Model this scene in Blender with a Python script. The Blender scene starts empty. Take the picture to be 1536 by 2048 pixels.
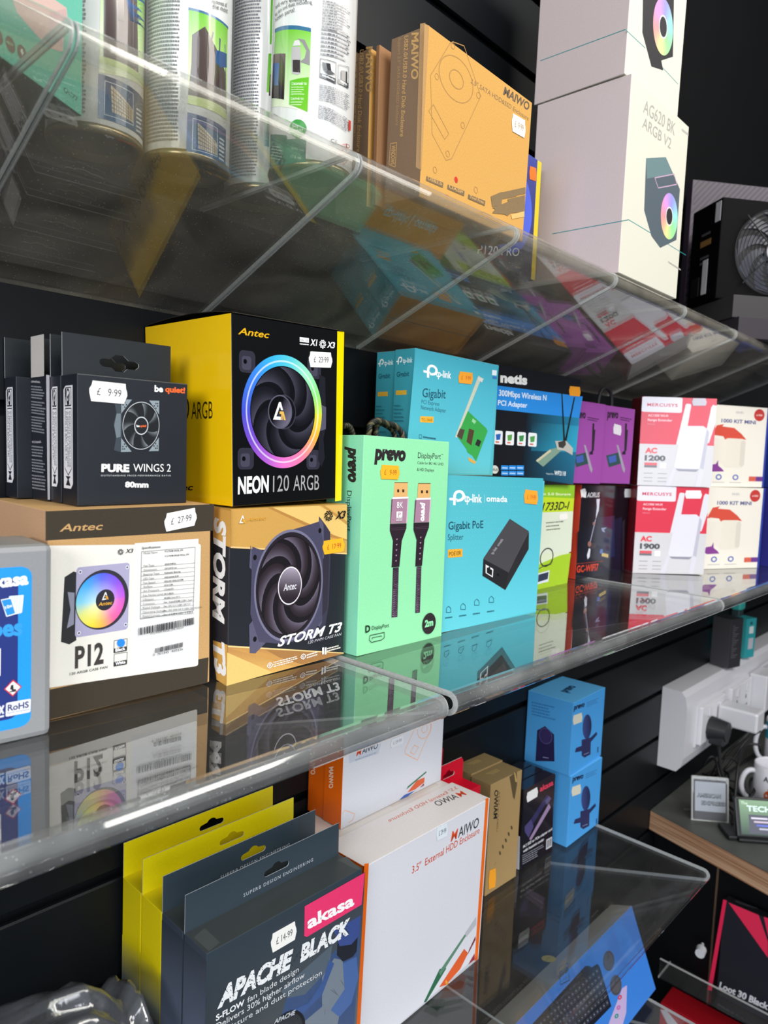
import bpy, bmesh, math, random
from mathutils import Matrix, Vector
from mathutils.geometry import tessellate_polygon
random.seed(7)
SC = bpy.context.scene
COL = SC.collection
R = math.radians
# ------------------------------------------------------------------ camera
FPX, YAW, PITCH, ROLL = 1426.38, 0.815808, 0.0816737, 0.0408241
CAM = Vector((0, -0.571, 0))
sa, ca, sb, cb = math.sin(YAW), math.cos(YAW), math.sin(PITCH), math.cos(PITCH)
FW = Vector((sa*cb, ca*cb, -sb)); RT = Vector((ca, -sa, 0)); UP = RT.cross(FW)
R2 = RT*math.cos(ROLL)+UP*math.sin(ROLL); U2 = -RT*math.sin(ROLL)+UP*math.cos(ROLL)
cd = bpy.data.cameras.new('camera'); cam = bpy.data.objects.new('camera', cd); COL.objects.link(cam)
cd.sensor_fit = 'VERTICAL'; cd.sensor_height = 36; cd.sensor_width = 27; cd.lens = FPX/2048*36
cd.clip_start = .01; cd.clip_end = 50
m = Matrix.Identity(4)
for i, v in enumerate((R2, U2, -FW)):
    for j in range(3): m[j][i] = v[j]
m.translation = CAM; cam.matrix_world = m
cd.dof.use_dof = True; cd.dof.focus_distance = .62; cd.dof.aperture_fstop = 9.5
SC.camera = cam
# ------------------------------------------------------------------ view, world, lights
SC.view_settings.view_transform = 'Standard'; SC.view_settings.look = 'None'
SC.view_settings.gamma = 1; SC.view_settings.exposure = -0.07; SC.view_settings.use_curve_mapping = False
SC.cycles.transparent_max_bounces = 24; SC.cycles.max_bounces = 10
W = bpy.data.worlds.new('world'); SC.world = W; W.use_nodes = True
W.node_tree.nodes['Background'].inputs[0].default_value = (.80, .88, 1, 1)
W.node_tree.nodes['Background'].inputs[1].default_value = .32
def area(name, loc, size, power, color, target):
    l = bpy.data.lights.new(name, 'AREA'); l.shape = 'RECTANGLE'; l.size, l.size_y = size
    l.energy = power; l.color = color
    o = bpy.data.objects.new(name, l); COL.objects.link(o); o.location = loc
    o.rotation_euler = (Vector(target)-Vector(loc)).to_track_quat('-Z', 'Y').to_euler()
    return o
area('ceiling_or_fill_light', (.45, -1.35, 1.35), (1.2, .5), 19, (1, .96, .9), (.55, -.1, .1))
area('ceiling_or_fill_light', (-.5, -2.2, 1.3), (1.2, .6), 14, (.93, .96, 1), (.4, 0, -.2))
area('ceiling_or_fill_light', (1.6, -1.7, 1.3), (1.2, .6), 17, (1, .95, .88), (1.1, 0, 0))
area('front_fill_light', (-.2, -2.6, -.1), (2.2, 1.2), 20, (.86, .92, 1), (.6, 0, -.3))  # wide cool fill light from low in front, not a modelled window
area('ceiling_or_fill_light', (-1.7, -1.15, .55), (1.1, .8), 38, (.98, .98, 1), (.5, -.05, -.1))  # fill light added at the left to brighten the boxes' left faces
area('shelf_spot_light', (.75, -.75, .95), (.10, .10), .7, (1, .86, .66), (.65, -.15, .3))
# ------------------------------------------------------------------ colour helpers
def lin(c):
    return c/12.92 if c <= .04045 else ((c+.055)/1.055)**2.4
def hx(s):
    if not isinstance(s, str): return tuple(s)
    s = s.lstrip('#')
    if len(s) == 3: s = ''.join(c*2 for c in s)
    return tuple(lin(int(s[i:i+2], 16)/255) for i in (0, 2, 4))
def mix(a, b, t):
    a, b = hx(a), hx(b); return tuple(a[i]*(1-t)+b[i]*t for i in range(3))
def hsv(h, s, v):
    import colorsys
    return tuple(lin(c) for c in colorsys.hsv_to_rgb(h % 1, s, v))
# ------------------------------------------------------------------ materials
MATS = {}
def nodes(name):
    mt = bpy.data.materials.new(name); mt.use_nodes = True; nt = mt.node_tree
    return mt, nt, nt.nodes['Principled BSDF'], nt.nodes, nt.links
def printed(name, rough, coat=0, bump=.02, scale=600, spec=.5, fleck=.06):
    """card or film whose printed colour is stored per face corner"""
    if name in MATS: return MATS[name]
    mt, nt, b, n, l = nodes(name)
    at = n.new('ShaderNodeAttribute'); at.attribute_name = 'Col'
    tc = n.new('ShaderNodeTexCoord'); no = n.new('ShaderNodeTexNoise'); no.inputs['Scale'].default_value = scale
    no.inputs['Detail'].default_value = 5
    l.new(tc.outputs['Object'], no.inputs['Vector'])
    mr = n.new('ShaderNodeMapRange'); mr.inputs[3].default_value = 1-fleck*1.6; mr.inputs[4].default_value = 1+fleck
    l.new(no.outputs['Fac'], mr.inputs[0])
    mx = n.new('ShaderNodeVectorMath'); mx.operation = 'SCALE'
    l.new(at.outputs['Color'], mx.inputs[0]); l.new(mr.outputs[0], mx.inputs['Scale'])
    l.new(mx.outputs[0], b.inputs['Base Color'])
    bp = n.new('ShaderNodeBump'); bp.inputs['Strength'].default_value = bump; bp.inputs['Distance'].default_value = .001
    n2 = n.new('ShaderNodeTexNoise'); n2.inputs['Scale'].default_value = scale*.12
    l.new(tc.outputs['Object'], n2.inputs['Vector']); l.new(n2.outputs['Fac'], bp.inputs['Height'])
    l.new(bp.outputs[0], b.inputs['Normal'])
    b.inputs['Roughness'].default_value = rough; b.inputs['Specular IOR Level'].default_value = spec
    b.inputs['Coat Weight'].default_value = coat; b.inputs['Coat Roughness'].default_value = .08
    MATS[name] = mt; return mt
def plain(name, col, rough=.5, metal=0, noise=.1, scale=80, bump=0, coat=0, spec=.5):
    if name in MATS: return MATS[name]
    mt, nt, b, n, l = nodes(name)
    tc = n.new('ShaderNodeTexCoord'); no = n.new('ShaderNodeTexNoise'); no.inputs['Scale'].default_value = scale
    l.new(tc.outputs['Object'], no.inputs['Vector'])
    cr = n.new('ShaderNodeValToRGB'); c = hx(col)
    cr.color_ramp.elements[0].color = (*[x*(1-noise) for x in c], 1); cr.color_ramp.elements[1].color = (*[min(1, x*(1+noise)) for x in c], 1)
    l.new(no.outputs['Fac'], cr.inputs[0]); l.new(cr.outputs[0], b.inputs['Base Color'])
    b.inputs['Roughness'].default_value = rough; b.inputs['Metallic'].default_value = metal
    b.inputs['Coat Weight'].default_value = coat; b.inputs['Specular IOR Level'].default_value = spec
    if bump:
        bp = n.new('ShaderNodeBump'); bp.inputs['Strength'].default_value = bump; bp.inputs['Distance'].default_value = .002
        l.new(no.outputs['Fac'], bp.inputs['Height']); l.new(bp.outputs[0], b.inputs['Normal'])
    MATS[name] = mt; return mt
def clear(name, f0=.045, dust=.02, tint=(.97, .985, .975), rough=.0, dust_glow_col=(.75, .72, .66), power=5, bump=0):
    """clear sheet plastic: see-through with a Fresnel reflection and a little dust, or painted glow at the bends"""
    if name in MATS: return MATS[name]
    mt, nt, b, n, l = nodes(name); n.remove(b); out = n['Material Output']
    ge = n.new('ShaderNodeNewGeometry'); dp = n.new('ShaderNodeVectorMath'); dp.operation = 'DOT_PRODUCT'
    l.new(ge.outputs['Incoming'], dp.inputs[0]); l.new(ge.outputs['Normal'], dp.inputs[1])
    ab = n.new('ShaderNodeMath'); ab.operation = 'ABSOLUTE'; l.new(dp.outputs['Value'], ab.inputs[0])
    su = n.new('ShaderNodeMath'); su.operation = 'SUBTRACT'; su.inputs[0].default_value = 1; l.new(ab.outputs[0], su.inputs[1])
    pw = n.new('ShaderNodeMath'); pw.operation = 'POWER'; pw.inputs[1].default_value = power; l.new(su.outputs[0], pw.inputs[0])
    ma = n.new('ShaderNodeMath'); ma.operation = 'MULTIPLY_ADD'; ma.inputs[1].default_value = 1-f0; ma.inputs[2].default_value = f0
    l.new(pw.outputs[0], ma.inputs[0])
    tr = n.new('ShaderNodeBsdfTransparent'); tr.inputs[0].default_value = (*tint, 1)
    gl = n.new('ShaderNodeBsdfGlossy'); gl.inputs['Roughness'].default_value = rough; gl.inputs[0].default_value = (1, 1, 1, 1)
    df = n.new('ShaderNodeBsdfDiffuse'); df.inputs[0].default_value = (*dust_glow_col, 1)
    tc = n.new('ShaderNodeTexCoord'); no = n.new('ShaderNodeTexNoise'); no.inputs['Scale'].default_value = 14; no.inputs['Detail'].default_value = 8
    no.inputs['Distortion'].default_value = 1.2
    l.new(tc.outputs['Object'], no.inputs['Vector'])
    mr = n.new('ShaderNodeMapRange'); mr.inputs[1].default_value = .3; mr.inputs[2].default_value = .75
    mr.inputs[3].default_value = dust*.4; mr.inputs[4].default_value = dust*1.6; l.new(no.outputs['Fac'], mr.inputs[0])
    # fine specks
    vo = n.new('ShaderNodeTexVoronoi'); vo.inputs['Scale'].default_value = 260; l.new(tc.outputs['Object'], vo.inputs['Vector'])
    lt = n.new('ShaderNodeMath'); lt.operation = 'LESS_THAN'; lt.inputs[1].default_value = .085; l.new(vo.outputs['Distance'], lt.inputs[0])
    sm = n.new('ShaderNodeMath'); sm.operation = 'MULTIPLY_ADD'; sm.inputs[1].default_value = dust*3; l.new(lt.outputs[0], sm.inputs[0]); l.new(mr.outputs[0], sm.inputs[2])
    m1 = n.new('ShaderNodeMixShader'); l.new(sm.outputs[0], m1.inputs[0]); l.new(tr.outputs[0], m1.inputs[1]); l.new(df.outputs[0], m1.inputs[2])
    m2 = n.new('ShaderNodeMixShader'); l.new(ma.outputs[0], m2.inputs[0]); l.new(m1.outputs[0], m2.inputs[1]); l.new(gl.outputs[0], m2.inputs[2])
    if bump:
        bp = n.new('ShaderNodeBump'); bp.inputs['Strength'].default_value = bump; bp.inputs['Distance'].default_value = .004
        l.new(no.outputs['Fac'], bp.inputs['Height']); l.new(bp.outputs[0], gl.inputs['Normal'])
    l.new(m2.outputs[0], out.inputs[0]); MATS[name] = mt; return mt
MATTE = lambda: printed('matte_card', .5, spec=.35)
SATIN = lambda: printed('satin_card', .36, spec=.45)
GLOSS = lambda: printed('gloss_card', .16, coat=.35, bump=.10, scale=90, fleck=.02)
FILM = lambda: printed('shrink_wrapped_card', .13, coat=1, bump=.45, scale=260, fleck=.02)
KRAFT = lambda: printed('kraft_card', .8, scale=900, fleck=.14, spec=.2)
LABEL = lambda: printed('paper_label', .55, fleck=.03)
# ------------------------------------------------------------------ tagging
def tag(o, label=None, cat=None, group=None, kind=None):
    if label: o['label'] = label
    if cat: o['category'] = cat
    if group: o['group'] = group
    if kind: o['kind'] = kind
    return o
def link(name, me, parent=None, mats=()):
    o = bpy.data.objects.new(name, me); COL.objects.link(o)
    for mt in mats: me.materials.append(mt)
    if parent: o.parent = parent
    return o
def empty(name, loc=(0, 0, 0), rot=None, label=None, cat=None, group=None):
    o = bpy.data.objects.new(name, None); COL.objects.link(o); o.empty_display_size = .02
    mw = Matrix.Translation(loc)
    if rot: mw = mw @ Matrix.Rotation(rot[0], 4, 'Z') @ Matrix.Rotation(rot[1], 4, 'X') @ Matrix.Rotation(rot[2], 4, 'Y')
    o.matrix_world = mw
    return tag(o, label, cat, group), mw
def bm_obj(name, bm, mat, parent=None, smooth=False):
    me = bpy.data.meshes.new(name); bmesh.ops.recalc_face_normals(bm, faces=bm.faces); bm.to_mesh(me); bm.free()
    if smooth:
        for p in me.polygons: p.use_smooth = True
    return link(name, me, parent, [mat])
def add_box(bm, lo, hi, bev=0, seg=2, mw=None):
    r = bmesh.ops.create_cube(bm, size=1)
    vs = r['verts']
    for v in vs: v.co = Vector([lo[i]+(v.co[i]+.5)*(hi[i]-lo[i]) for i in range(3)])
    if bev:
        es = list({e for v in vs for e in v.link_edges})
        g = bmesh.ops.bevel(bm, geom=es, offset=bev, segments=seg, affect='EDGES', profile=.5)
        vs = list({v for f in g['faces'] for v in f.verts} | {v for v in vs if v.is_valid})
    if mw: bmesh.ops.transform(bm, matrix=mw, verts=vs)
    return vs
def add_cyl(bm, p0, p1, r0, r1=None, seg=24, caps=True):
    r1 = r0 if r1 is None else r1
    p0, p1 = Vector(p0), Vector(p1); d = p1-p0
    rot = d.to_track_quat('Z', 'Y').to_matrix().to_4x4()
    g = bmesh.ops.create_cone(bm, cap_ends=caps, segments=seg, radius1=r0, radius2=r1, depth=d.length,
                              matrix=Matrix.Translation((p0+p1)/2) @ rot)
    return g['verts']
def lathe(name, prof, mat, parent=None, seg=64, smooth=True):
    vs, fs = [], []
    for r, z in prof:
        for k in range(seg): a = 2*math.pi*k/seg; vs.append((r*math.cos(a), r*math.sin(a), z))
    for i in range(len(prof)-1):
        for k in range(seg):
            k2 = (k+1) % seg; fs.append((i*seg+k, i*seg+k2, (i+1)*seg+k2, (i+1)*seg+k))
    me = bpy.data.meshes.new(name); me.from_pydata(vs, [], fs); me.update()
    if smooth:
        for p in me.polygons: p.use_smooth = True
    return link(name, me, parent, [mat])
def tube(name, pts, r, mat, parent=None, res=6, twist=None):
    c = bpy.data.curves.new(name, 'CURVE'); c.dimensions = '3D'; c.bevel_depth = r; c.bevel_resolution = 3; c.resolution_u = res
    s = c.splines.new('NURBS'); s.points.add(len(pts)-1)
    for i, p in enumerate(pts): s.points[i].co = (*p, 1)
    s.use_endpoint_u = True; s.order_u = min(4, len(pts)); c.use_fill_caps = True
    o = bpy.data.objects.new(name, c); COL.objects.link(o)
    me = bpy.data.meshes.new_from_object(o.evaluated_get(bpy.context.evaluated_depsgraph_get()))
    bpy.data.objects.remove(o); me.name = name
    for p in me.polygons: p.use_smooth = True
    me.materials.clear()
    return link(name, me, parent, [mat])
# ------------------------------------------------------------------ lettering
_tc = {}
def text_mesh(s, bold=0, shear=0, sp=1.0):
    key = (s, bold, shear, sp)
    if key in _tc: return _tc[key]
    c = bpy.data.curves.new('t', 'FONT'); c.body = s; c.offset = bold; c.shear = shear; c.resolution_u = 3; c.space_character = sp
    c.fill_mode = 'BOTH'
    o = bpy.data.objects.new('t', c); COL.objects.link(o)
    me = bpy.data.meshes.new_from_object(o.evaluated_get(bpy.context.evaluated_depsgraph_get()))
    vs = [tuple(v.co[:2]) for v in me.vertices]; fs = [tuple(p.vertices) for p in me.polygons]
    bpy.data.objects.remove(o); bpy.data.curves.remove(c); bpy.data.meshes.remove(me)
    if not vs: vs = [(0, 0), (1, 0), (0, 1)]; fs = []
    x0 = min(v[0] for v in vs); x1 = max(v[0] for v in vs); y1 = max(v[1] for v in vs)
    _tc[key] = (vs, fs, x0, x1, y1); return _tc[key]
# ------------------------------------------------------------------ printing on surfaces
class Geo:
    def __init__(s): s.v = []; s.f = []; s.c = []
    def add(s, vs, fs, cs):
        b = len(s.v); s.v += [tuple(v) for v in vs]
        for f in fs: s.f.append(tuple(b+i for i in f)); s.c.append([cs[i] for i in f])
    def mesh(s, name, base=None, basecol=None):
        me = bpy.data.meshes.new(name)
        me.from_pydata(s.v, [], s.f); me.update()
        at = me.color_attributes.new('Col', 'FLOAT_COLOR', 'CORNER')
        flat = [x for f in s.c for c in f for x in (*c, 1)]
        at.data.foreach_set('color', flat)
        return me
class Surf:
    """a printable surface; pixel measurements of the print are carried onto it"""
    step = 1.6e-5
    def __init__(s): s.g = Geo(); s.lay = 2; s.z = (0, 0, 1)
    def zoom(s, ox, oy, k): s.z = (ox, oy, k); return s
    def P(s, x, y): return s.hit(s.z[0]+x/s.z[2], s.z[1]+y/s.z[2])
    def put(s, uvs, fs, cols, lay=None):
        if lay is None: s.lay += 1; lay = s.lay
        s.g.add([s.pt(u, v, lay*s.step) for u, v in uvs], fs, cols)
    def upoly(s, uvs, col, lay=None):
        c = [hx(col)]*len(uvs)
        a = sum(uvs[i][0]*uvs[(i+1) % len(uvs)][1]-uvs[(i+1) % len(uvs)][0]*uvs[i][1] for i in range(len(uvs)))
        if a < 0: uvs = uvs[::-1]
        s.put(uvs, [tuple(range(len(uvs)))], c, lay)
    def poly(s, pts, col, lay=None): s.upoly([s.P(*p) for p in pts], col, lay)
    def grad(s, q, cols, n=8, m=None, lay=None):
        """quad TL,TR,BR,BL with a colour at each corner"""
        s.ugrad([s.P(*p) for p in q], cols, n, m or n, lay)
    def ugrad(s, q, cols, n=8, m=8, lay=None):
        cols = [hx(c) for c in cols]; uv, cc, fs = [], [], []
        for j in range(m+1):
            for i in range(n+1):
                a, b = i/n, j/m
                w = ((1-a)*(1-b), a*(1-b), a*b, (1-a)*b)
                uv.append(tuple(sum(w[k]*q[k][t] for k in range(4)) for t in (0, 1)))
                cc.append(tuple(sum(w[k]*cols[k][t] for k in range(4)) for t in range(3)))
        for j in range(m):
            for i in range(n): o = j*(n+1)+i; fs.append((o, o+n+1, o+n+2, o+1))
        s.put(uv, fs, cc, lay)
    def fr(s, a, b): return (a*s.w, b*s.h)
    def frect(s, a0, b0, a1, b1, col, col2=None, lay=None):
        """rectangle in fractions of the face; b counts upwards; col2 is the colour at the top"""
        c2 = col2 or col
        s.ugrad([s.fr(a0, b1), s.fr(a1, b1), s.fr(a1, b0), s.fr(a0, b0)], [c2, c2, col, col], s.nx, 6 if col2 else s.ny, lay)
    nx = ny = 1
    def text(s, t, p0, p1, pt, col, bold=0, shear=0, sp=1.0, lay=None):
        a, b, c = s.P(*p0), s.P(*p1), s.P(*pt); s.utext(t, a, b, c, col, bold, shear, sp, lay)
    def utext(s, t, a, b, c, col, bold=0, shear=0, sp=1.0, lay=None):
        vs, fs, x0, x1, y1 = text_mesh(t, bold, shear, sp)
        ex = ((b[0]-a[0])/(x1-x0), (b[1]-a[1])/(x1-x0)); ey = ((c[0]-a[0])/y1, (c[1]-a[1])/y1)
        uv = [(a[0]+(x-x0)*ex[0]+y*ey[0], a[1]+(x-x0)*ex[1]+y*ey[1]) for x, y in vs]
        s.put(uv, fs, [hx(col)]*len(uv), lay)
    def line(s, p, q, w, col, lay=None): s.uline(s.P(*p), s.P(*q), w, col, lay)
    def uline(s, a, b, w, col, lay=None):
        d = (b[0]-a[0], b[1]-a[1]); L = math.hypot(*d) or 1e-9; nx, ny = -d[1]/L*w/2, d[0]/L*w/2
        s.upoly([(a[0]-nx, a[1]-ny), (b[0]-nx, b[1]-ny), (b[0]+nx, b[1]+ny), (a[0]+nx, a[1]+ny)], col, lay)
    def pline(s, pts, w, col, closed=False):
        s.lay += 1
        uv = [s.P(*p) for p in pts]
        for i in range(len(uv)-(0 if closed else 1)): s.uline(uv[i], uv[(i+1) % len(uv)], w, col, s.lay)
    def rows(s, tl, tr, bl, n, col, fill=.55, short=.25, seed=1, words=True):
        """rows of print too small to read"""
        rd = random.Random(seed); A, B, C = s.P(*tl), s.P(*tr), s.P(*bl)
        s.lay += 1; uv, fs = [], []
        for i in range(n):
            t0 = (i+.5-fill/2)/n; t1 = (i+.5+fill/2)/n; x = 0; end = 1-rd.random()*short
            while x < end:
                w = (.03+rd.random()*.09) if words else end
                x2 = min(end, x+w); o = len(uv)
                for (a, b) in ((x, t1), (x2, t1), (x2, t0), (x, t0)):
                    uv.append((A[0]+(B[0]-A[0])*a+(C[0]-A[0])*b, A[1]+(B[1]-A[1])*a+(C[1]-A[1])*b))
                fs.append((o, o+1, o+2, o+3)); x = x2+.018
        s.put(uv, fs, [hx(col)]*len(uv), s.lay)
    def bars(s, tl, tr, bl, n, col, seed=3):
        rd = random.Random(seed); A, B, C = s.P(*tl), s.P(*tr), s.P(*bl); s.lay += 1; uv, fs = [], []; x = 0
        while x < 1:
            w = rd.choice((1, 1, 2, 3))/n
            o = len(uv)
            for a, b in ((x, 1), (min(1, x+w), 1), (min(1, x+w), 0), (x, 0)):
                uv.append((A[0]+(B[0]-A[0])*a+(C[0]-A[0])*b, A[1]+(B[1]-A[1])*a+(C[1]-A[1])*b))
            fs.append((o, o+1, o+2, o+3)); x += w+rd.choice((1, 1, 2))/n
        s.put(uv, fs, [hx(col)]*len(uv), s.lay)
    def art(s, c, r, u): return Art(s, s.P(*c), s.P(*r), s.P(*u))
def maiwo(f, p0, p1, pt, col, col1, bold=.01):
    """five-letter maker name, its first letter in another colour"""
    L_ = lambda t: (p0[0]+(p1[0]-p0[0])*t, p0[1]+(p1[1]-p0[1])*t); dx, dy = pt[0]-p0[0], pt[1]-p0[1]
    f.text('M', p0, L_(.235), pt, col1, bold=bold, shear=.1); q = L_(.265); f.text('AIWO', q, p1, (q[0]+dx, q[1]+dy), col, bold=bold)
class Art:
    """drawing frame: centre, a point one unit right, a point one unit up"""
    def __init__(s, sf, c, r, u):
        s.s = sf; s.c = c; s.x = (r[0]-c[0], r[1]-c[1]); s.y = (u[0]-c[0], u[1]-c[1])
    def m(s, x, y): return (s.c[0]+x*s.x[0]+y*s.y[0], s.c[1]+x*s.x[1]+y*s.y[1])
    def poly(s, pts, col, lay=None): s.s.upoly([s.m(*p) for p in pts], col, lay)
    def ring(s, r0, r1, col, cx=0, cy=0, n=48, a0=0, a1=2*math.pi, lay=None, rings=1, ry=1):
        uv, cc, fs = [], [], []
        for j in range(rings+1):
            r = r0+(r1-r0)*j/rings
            for i in range(n+1):
                a = a0+(a1-a0)*i/n; x, y = cx+r*math.cos(a), cy+r*ry*math.sin(a)
                uv.append(s.m(x, y)); cc.append(hx(col(x-cx, y-cy)) if callable(col) else hx(col))
        for j in range(rings):
            for i in range(n): o = j*(n+1)+i; fs.append((o, o+n+1, o+n+2, o+1))
        s.s.put(uv, fs, cc, lay)
    def disc(s, r, col, cx=0, cy=0, n=40, ry=1, rings=1):
        s.ring(r*.002, r, col, cx, cy, n, rings=rings, ry=ry)
    def rrect(s, x0, y0, x1, y1, r, col, n=5):
        pts = []
        for cx, cy, a in ((x1-r, y1-r, 0), (x0+r, y1-r, 90), (x0+r, y0+r, 180), (x1-r, y0+r, 270)):
            for k in range(n+1): t = R(a+90*k/n); pts.append((cx+r*math.cos(t), cy+r*math.sin(t)))
        s.poly(pts, col)
    def blades(s, n, r0, r1, col, hi, sweep=.9, width=.6, rot=0):
        """curved impeller blades shaded from edge to edge as the artwork shows them"""
        for k in range(n):
            uv, cc, fs = [], [], []; K, J = 10, 5
            for i in range(K+1):
                t = i/K; r = r0+(r1-r0)*t; c = rot+2*math.pi*k/n+sweep*t**1.3; w = width*(.62+.5*t)
                for j in range(J+1):
                    a = c+w*(j/J-.5); uv.append(s.m(r*math.cos(a), r*math.sin(a))); cc.append(mix(col, hi, (j/J)**2*(.35+.65*t)))
            for i in range(K):
                for j in range(J): o = i*(J+1)+j; fs.append((o, o+1, o+J+2, o+J+1))
            s.s.put(uv, fs, cc, s.s.lay+1)
        s.s.lay += 1
    def corners(s, a, col, hole, r=.22):
        for sx in (-1, 1):
            for sy in (-1, 1):
                s.rrect(*sorted2(sx*(a-.42), sy*(a-.42), sx*a, sy*a), .1, col)
                s.disc(.07, hole, sx*(a-.16), sy*(a-.16), 16)
    def text(s, t, x0, y0, x1, h, col, **k):
        s.s.utext(t, s.m(x0, y0), s.m(x1, y0), s.m(x0, y0+h), col, **k)
def sorted2(x0, y0, x1, y1): return min(x0, x1), min(y0, y1), max(x0, x1), max(y0, y1)
def ray(px, py): return FW+(px-768)/FPX*R2-(py-1024)/FPX*U2
class Plane(Surf):
    def __init__(s, mw, o, u, v, n, w, h, geo):
        super().__init__(); s.mw = mw; s.inv = mw.inverted(); s.o, s.u, s.v, s.n = map(Vector, (o, u, v, n)); s.w, s.h = w, h; s.g = geo
        s.O = mw @ s.o; s.N = (mw.to_3x3() @ s.n).normalized()
    def hit(s, px, py):
        d = ray(px, py); t = (s.O-CAM).dot(s.N)/d.dot(s.N); p = s.inv @ (CAM+d*t)-s.o
        return (p.dot(s.u), p.dot(s.v))
    def pt(s, u, v, off): return s.o+s.u*u+s.v*v+s.n*off
    def sticker(s, c, r, u, text, col='#f4f3ee', ink='#55555c', name='price_sticker', parent=None, label=None):
        """scalloped price-gun label stuck on the face"""
        c, r, u = s.P(*c), s.P(*r), s.P(*u); sf = Plane(s.mw, s.o, s.u, s.v, s.n, s.w, s.h, Geo()); A = Art(sf, c, r, u)
        out = [(-.86, -1), (.86, -1), (.93, -.55), (1, -.2), (.97, .2), (.9, .5), (.86, 1), (-.86, 1), (-.9, .55), (-1, .2), (-.98, -.2), (-.93, -.5)]
        n = len(out); base = [sf.pt(*A.m(*p), .00032) for p in out]; top = [sf.pt(*A.m(*p), .00062) for p in out]
        a = A.x[0]*A.y[1]-A.x[1]*A.y[0]
        sf.g.add(base+top, [tuple(range(n, 2*n))]+[(i, (i+1) % n, n+(i+1) % n, n+i) for i in range(n)], [hx(col)]*2*n)
        sf.lay = 45
        if text: A.text(text, -.6, -.35, .66, .72, ink)
        me = sf.g.mesh(name); o = link(name, me, parent, [LABEL()])
        if label: o['label'] = label
        return o
class Cyl(Surf):
    nx, ny = 14, 1
    def __init__(s, cx, cy, z0, rad, h, geo):
        super().__init__(); s.c = Vector((cx, cy)); s.z0 = z0; s.r = rad; s.g = geo; s.w = 2*math.pi*rad; s.h = h
    def hit(s, px, py):
        d = ray(px, py); D = Vector((d.x, d.y)); o = Vector((CAM.x, CAM.y))-s.c
        a = D.dot(D); b = 2*o.dot(D); c = o.dot(o)-s.r**2; q = b*b-4*a*c
        t = (-b-math.sqrt(max(q, 0)))/(2*a); p = o+D*t
        a = math.atan2(p.y, p.x); a -= 2*math.pi*(a > .5)
        return (a*s.r, CAM.z+d.z*t-s.z0)
    step = 3e-5
    def ugrad(s, q, cols, n=8, m=8, lay=None):
        w = (max(p[0] for p in q)-min(p[0] for p in q))/s.r
        super().ugrad(q, cols, max(n, math.ceil(w/.05)), m, lay)
    def upoly(s, uvs, col, lay=None):
        if lay is None: s.lay += 1; lay = s.lay
        tris = tessellate_polygon([[Vector((u, v, 0)) for u, v in uvs]]); out = []
        todo = [tuple(tuple(uvs[i]) for i in t) for t in tris]
        while todo:
            t = todo.pop(); m_ = max(range(3), key=lambda k: abs(t[k][0]-t[(k+1) % 3][0])); a, b, c = t[m_], t[(m_+1) % 3], t[(m_+2) % 3]
            if abs(a[0]-b[0]) > s.r*.09: h = ((a[0]+b[0])/2, (a[1]+b[1])/2); todo += [(a, h, c), (h, b, c)]
            else: out.append(t)
        uv, fs = [], []
        for t in out:
            if (t[1][0]-t[0][0])*(t[2][1]-t[0][1])-(t[1][1]-t[0][1])*(t[2][0]-t[0][0]) < 0: t = t[::-1]
            fs.append((len(uv), len(uv)+1, len(uv)+2)); uv += t
        s.put(uv, fs, [hx(col)]*len(uv), lay)
    def pt(s, u, v, off):
        a = u/s.r; return Vector(((s.r+off)*math.cos(a), (s.r+off)*math.sin(a), v))
class Carton:
    """a product box: an Empty at the base with a carton mesh and its printed faces"""
    def __init__(s, name, loc, rot, size, col, mat, label, cat='box', group=None, sides=None, part='carton', bev=.0006):
        s.e, s.mw = empty(name, loc, tuple(R(a) for a in rot), label, cat, group)
        s.size = w, d, h = size; s.g = Geo(); s.mat = mat; s.part = part; s.faces = {}
        bm = bmesh.new(); add_box(bm, (0, 0, 0), size, bev)
        bmesh.ops.recalc_face_normals(bm, faces=bm.faces); bm.normal_update()
        vs = [v.co.copy() for v in bm.verts]; bm.verts.index_update(); sides = sides or {}
        for f in bm.faces:
            n = f.normal; key = max((('right', n.x), ('left', -n.x), ('back', n.y), ('front', -n.y), ('top', n.z), ('bottom', -n.z)), key=lambda t: t[1])[0]
            c = hx(sides.get(key, col)); b = len(s.g.v)
            s.g.v += [tuple(v.co) for v in f.verts]; s.g.f.append(tuple(range(b, b+len(f.verts)))); s.g.c.append([c]*len(f.verts))
        bm.free()
    def face(s, k):
        if k in s.faces: return s.faces[k]
        w, d, h = s.size
        o, u, v, n, a, b = {'front': ((0, 0, 0), (1, 0, 0), (0, 0, 1), (0, -1, 0), w, h), 'left': ((0, d, 0), (0, -1, 0), (0, 0, 1), (-1, 0, 0), d, h),
                            'top': ((0, 0, h), (1, 0, 0), (0, 1, 0), (0, 0, 1), w, d), 'right': ((w, 0, 0), (0, 1, 0), (0, 0, 1), (1, 0, 0), d, h),
                            'bottom': ((0, d, 0), (1, 0, 0), (0, -1, 0), (0, 0, -1), w, d)}[k]
        s.faces[k] = Plane(s.mw, o, u, v, n, a, b, s.g); return s.faces[k]
    def done(s):
        s.ob = link(s.part, s.g.mesh(s.part), s.e, [s.mat]); return s
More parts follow.
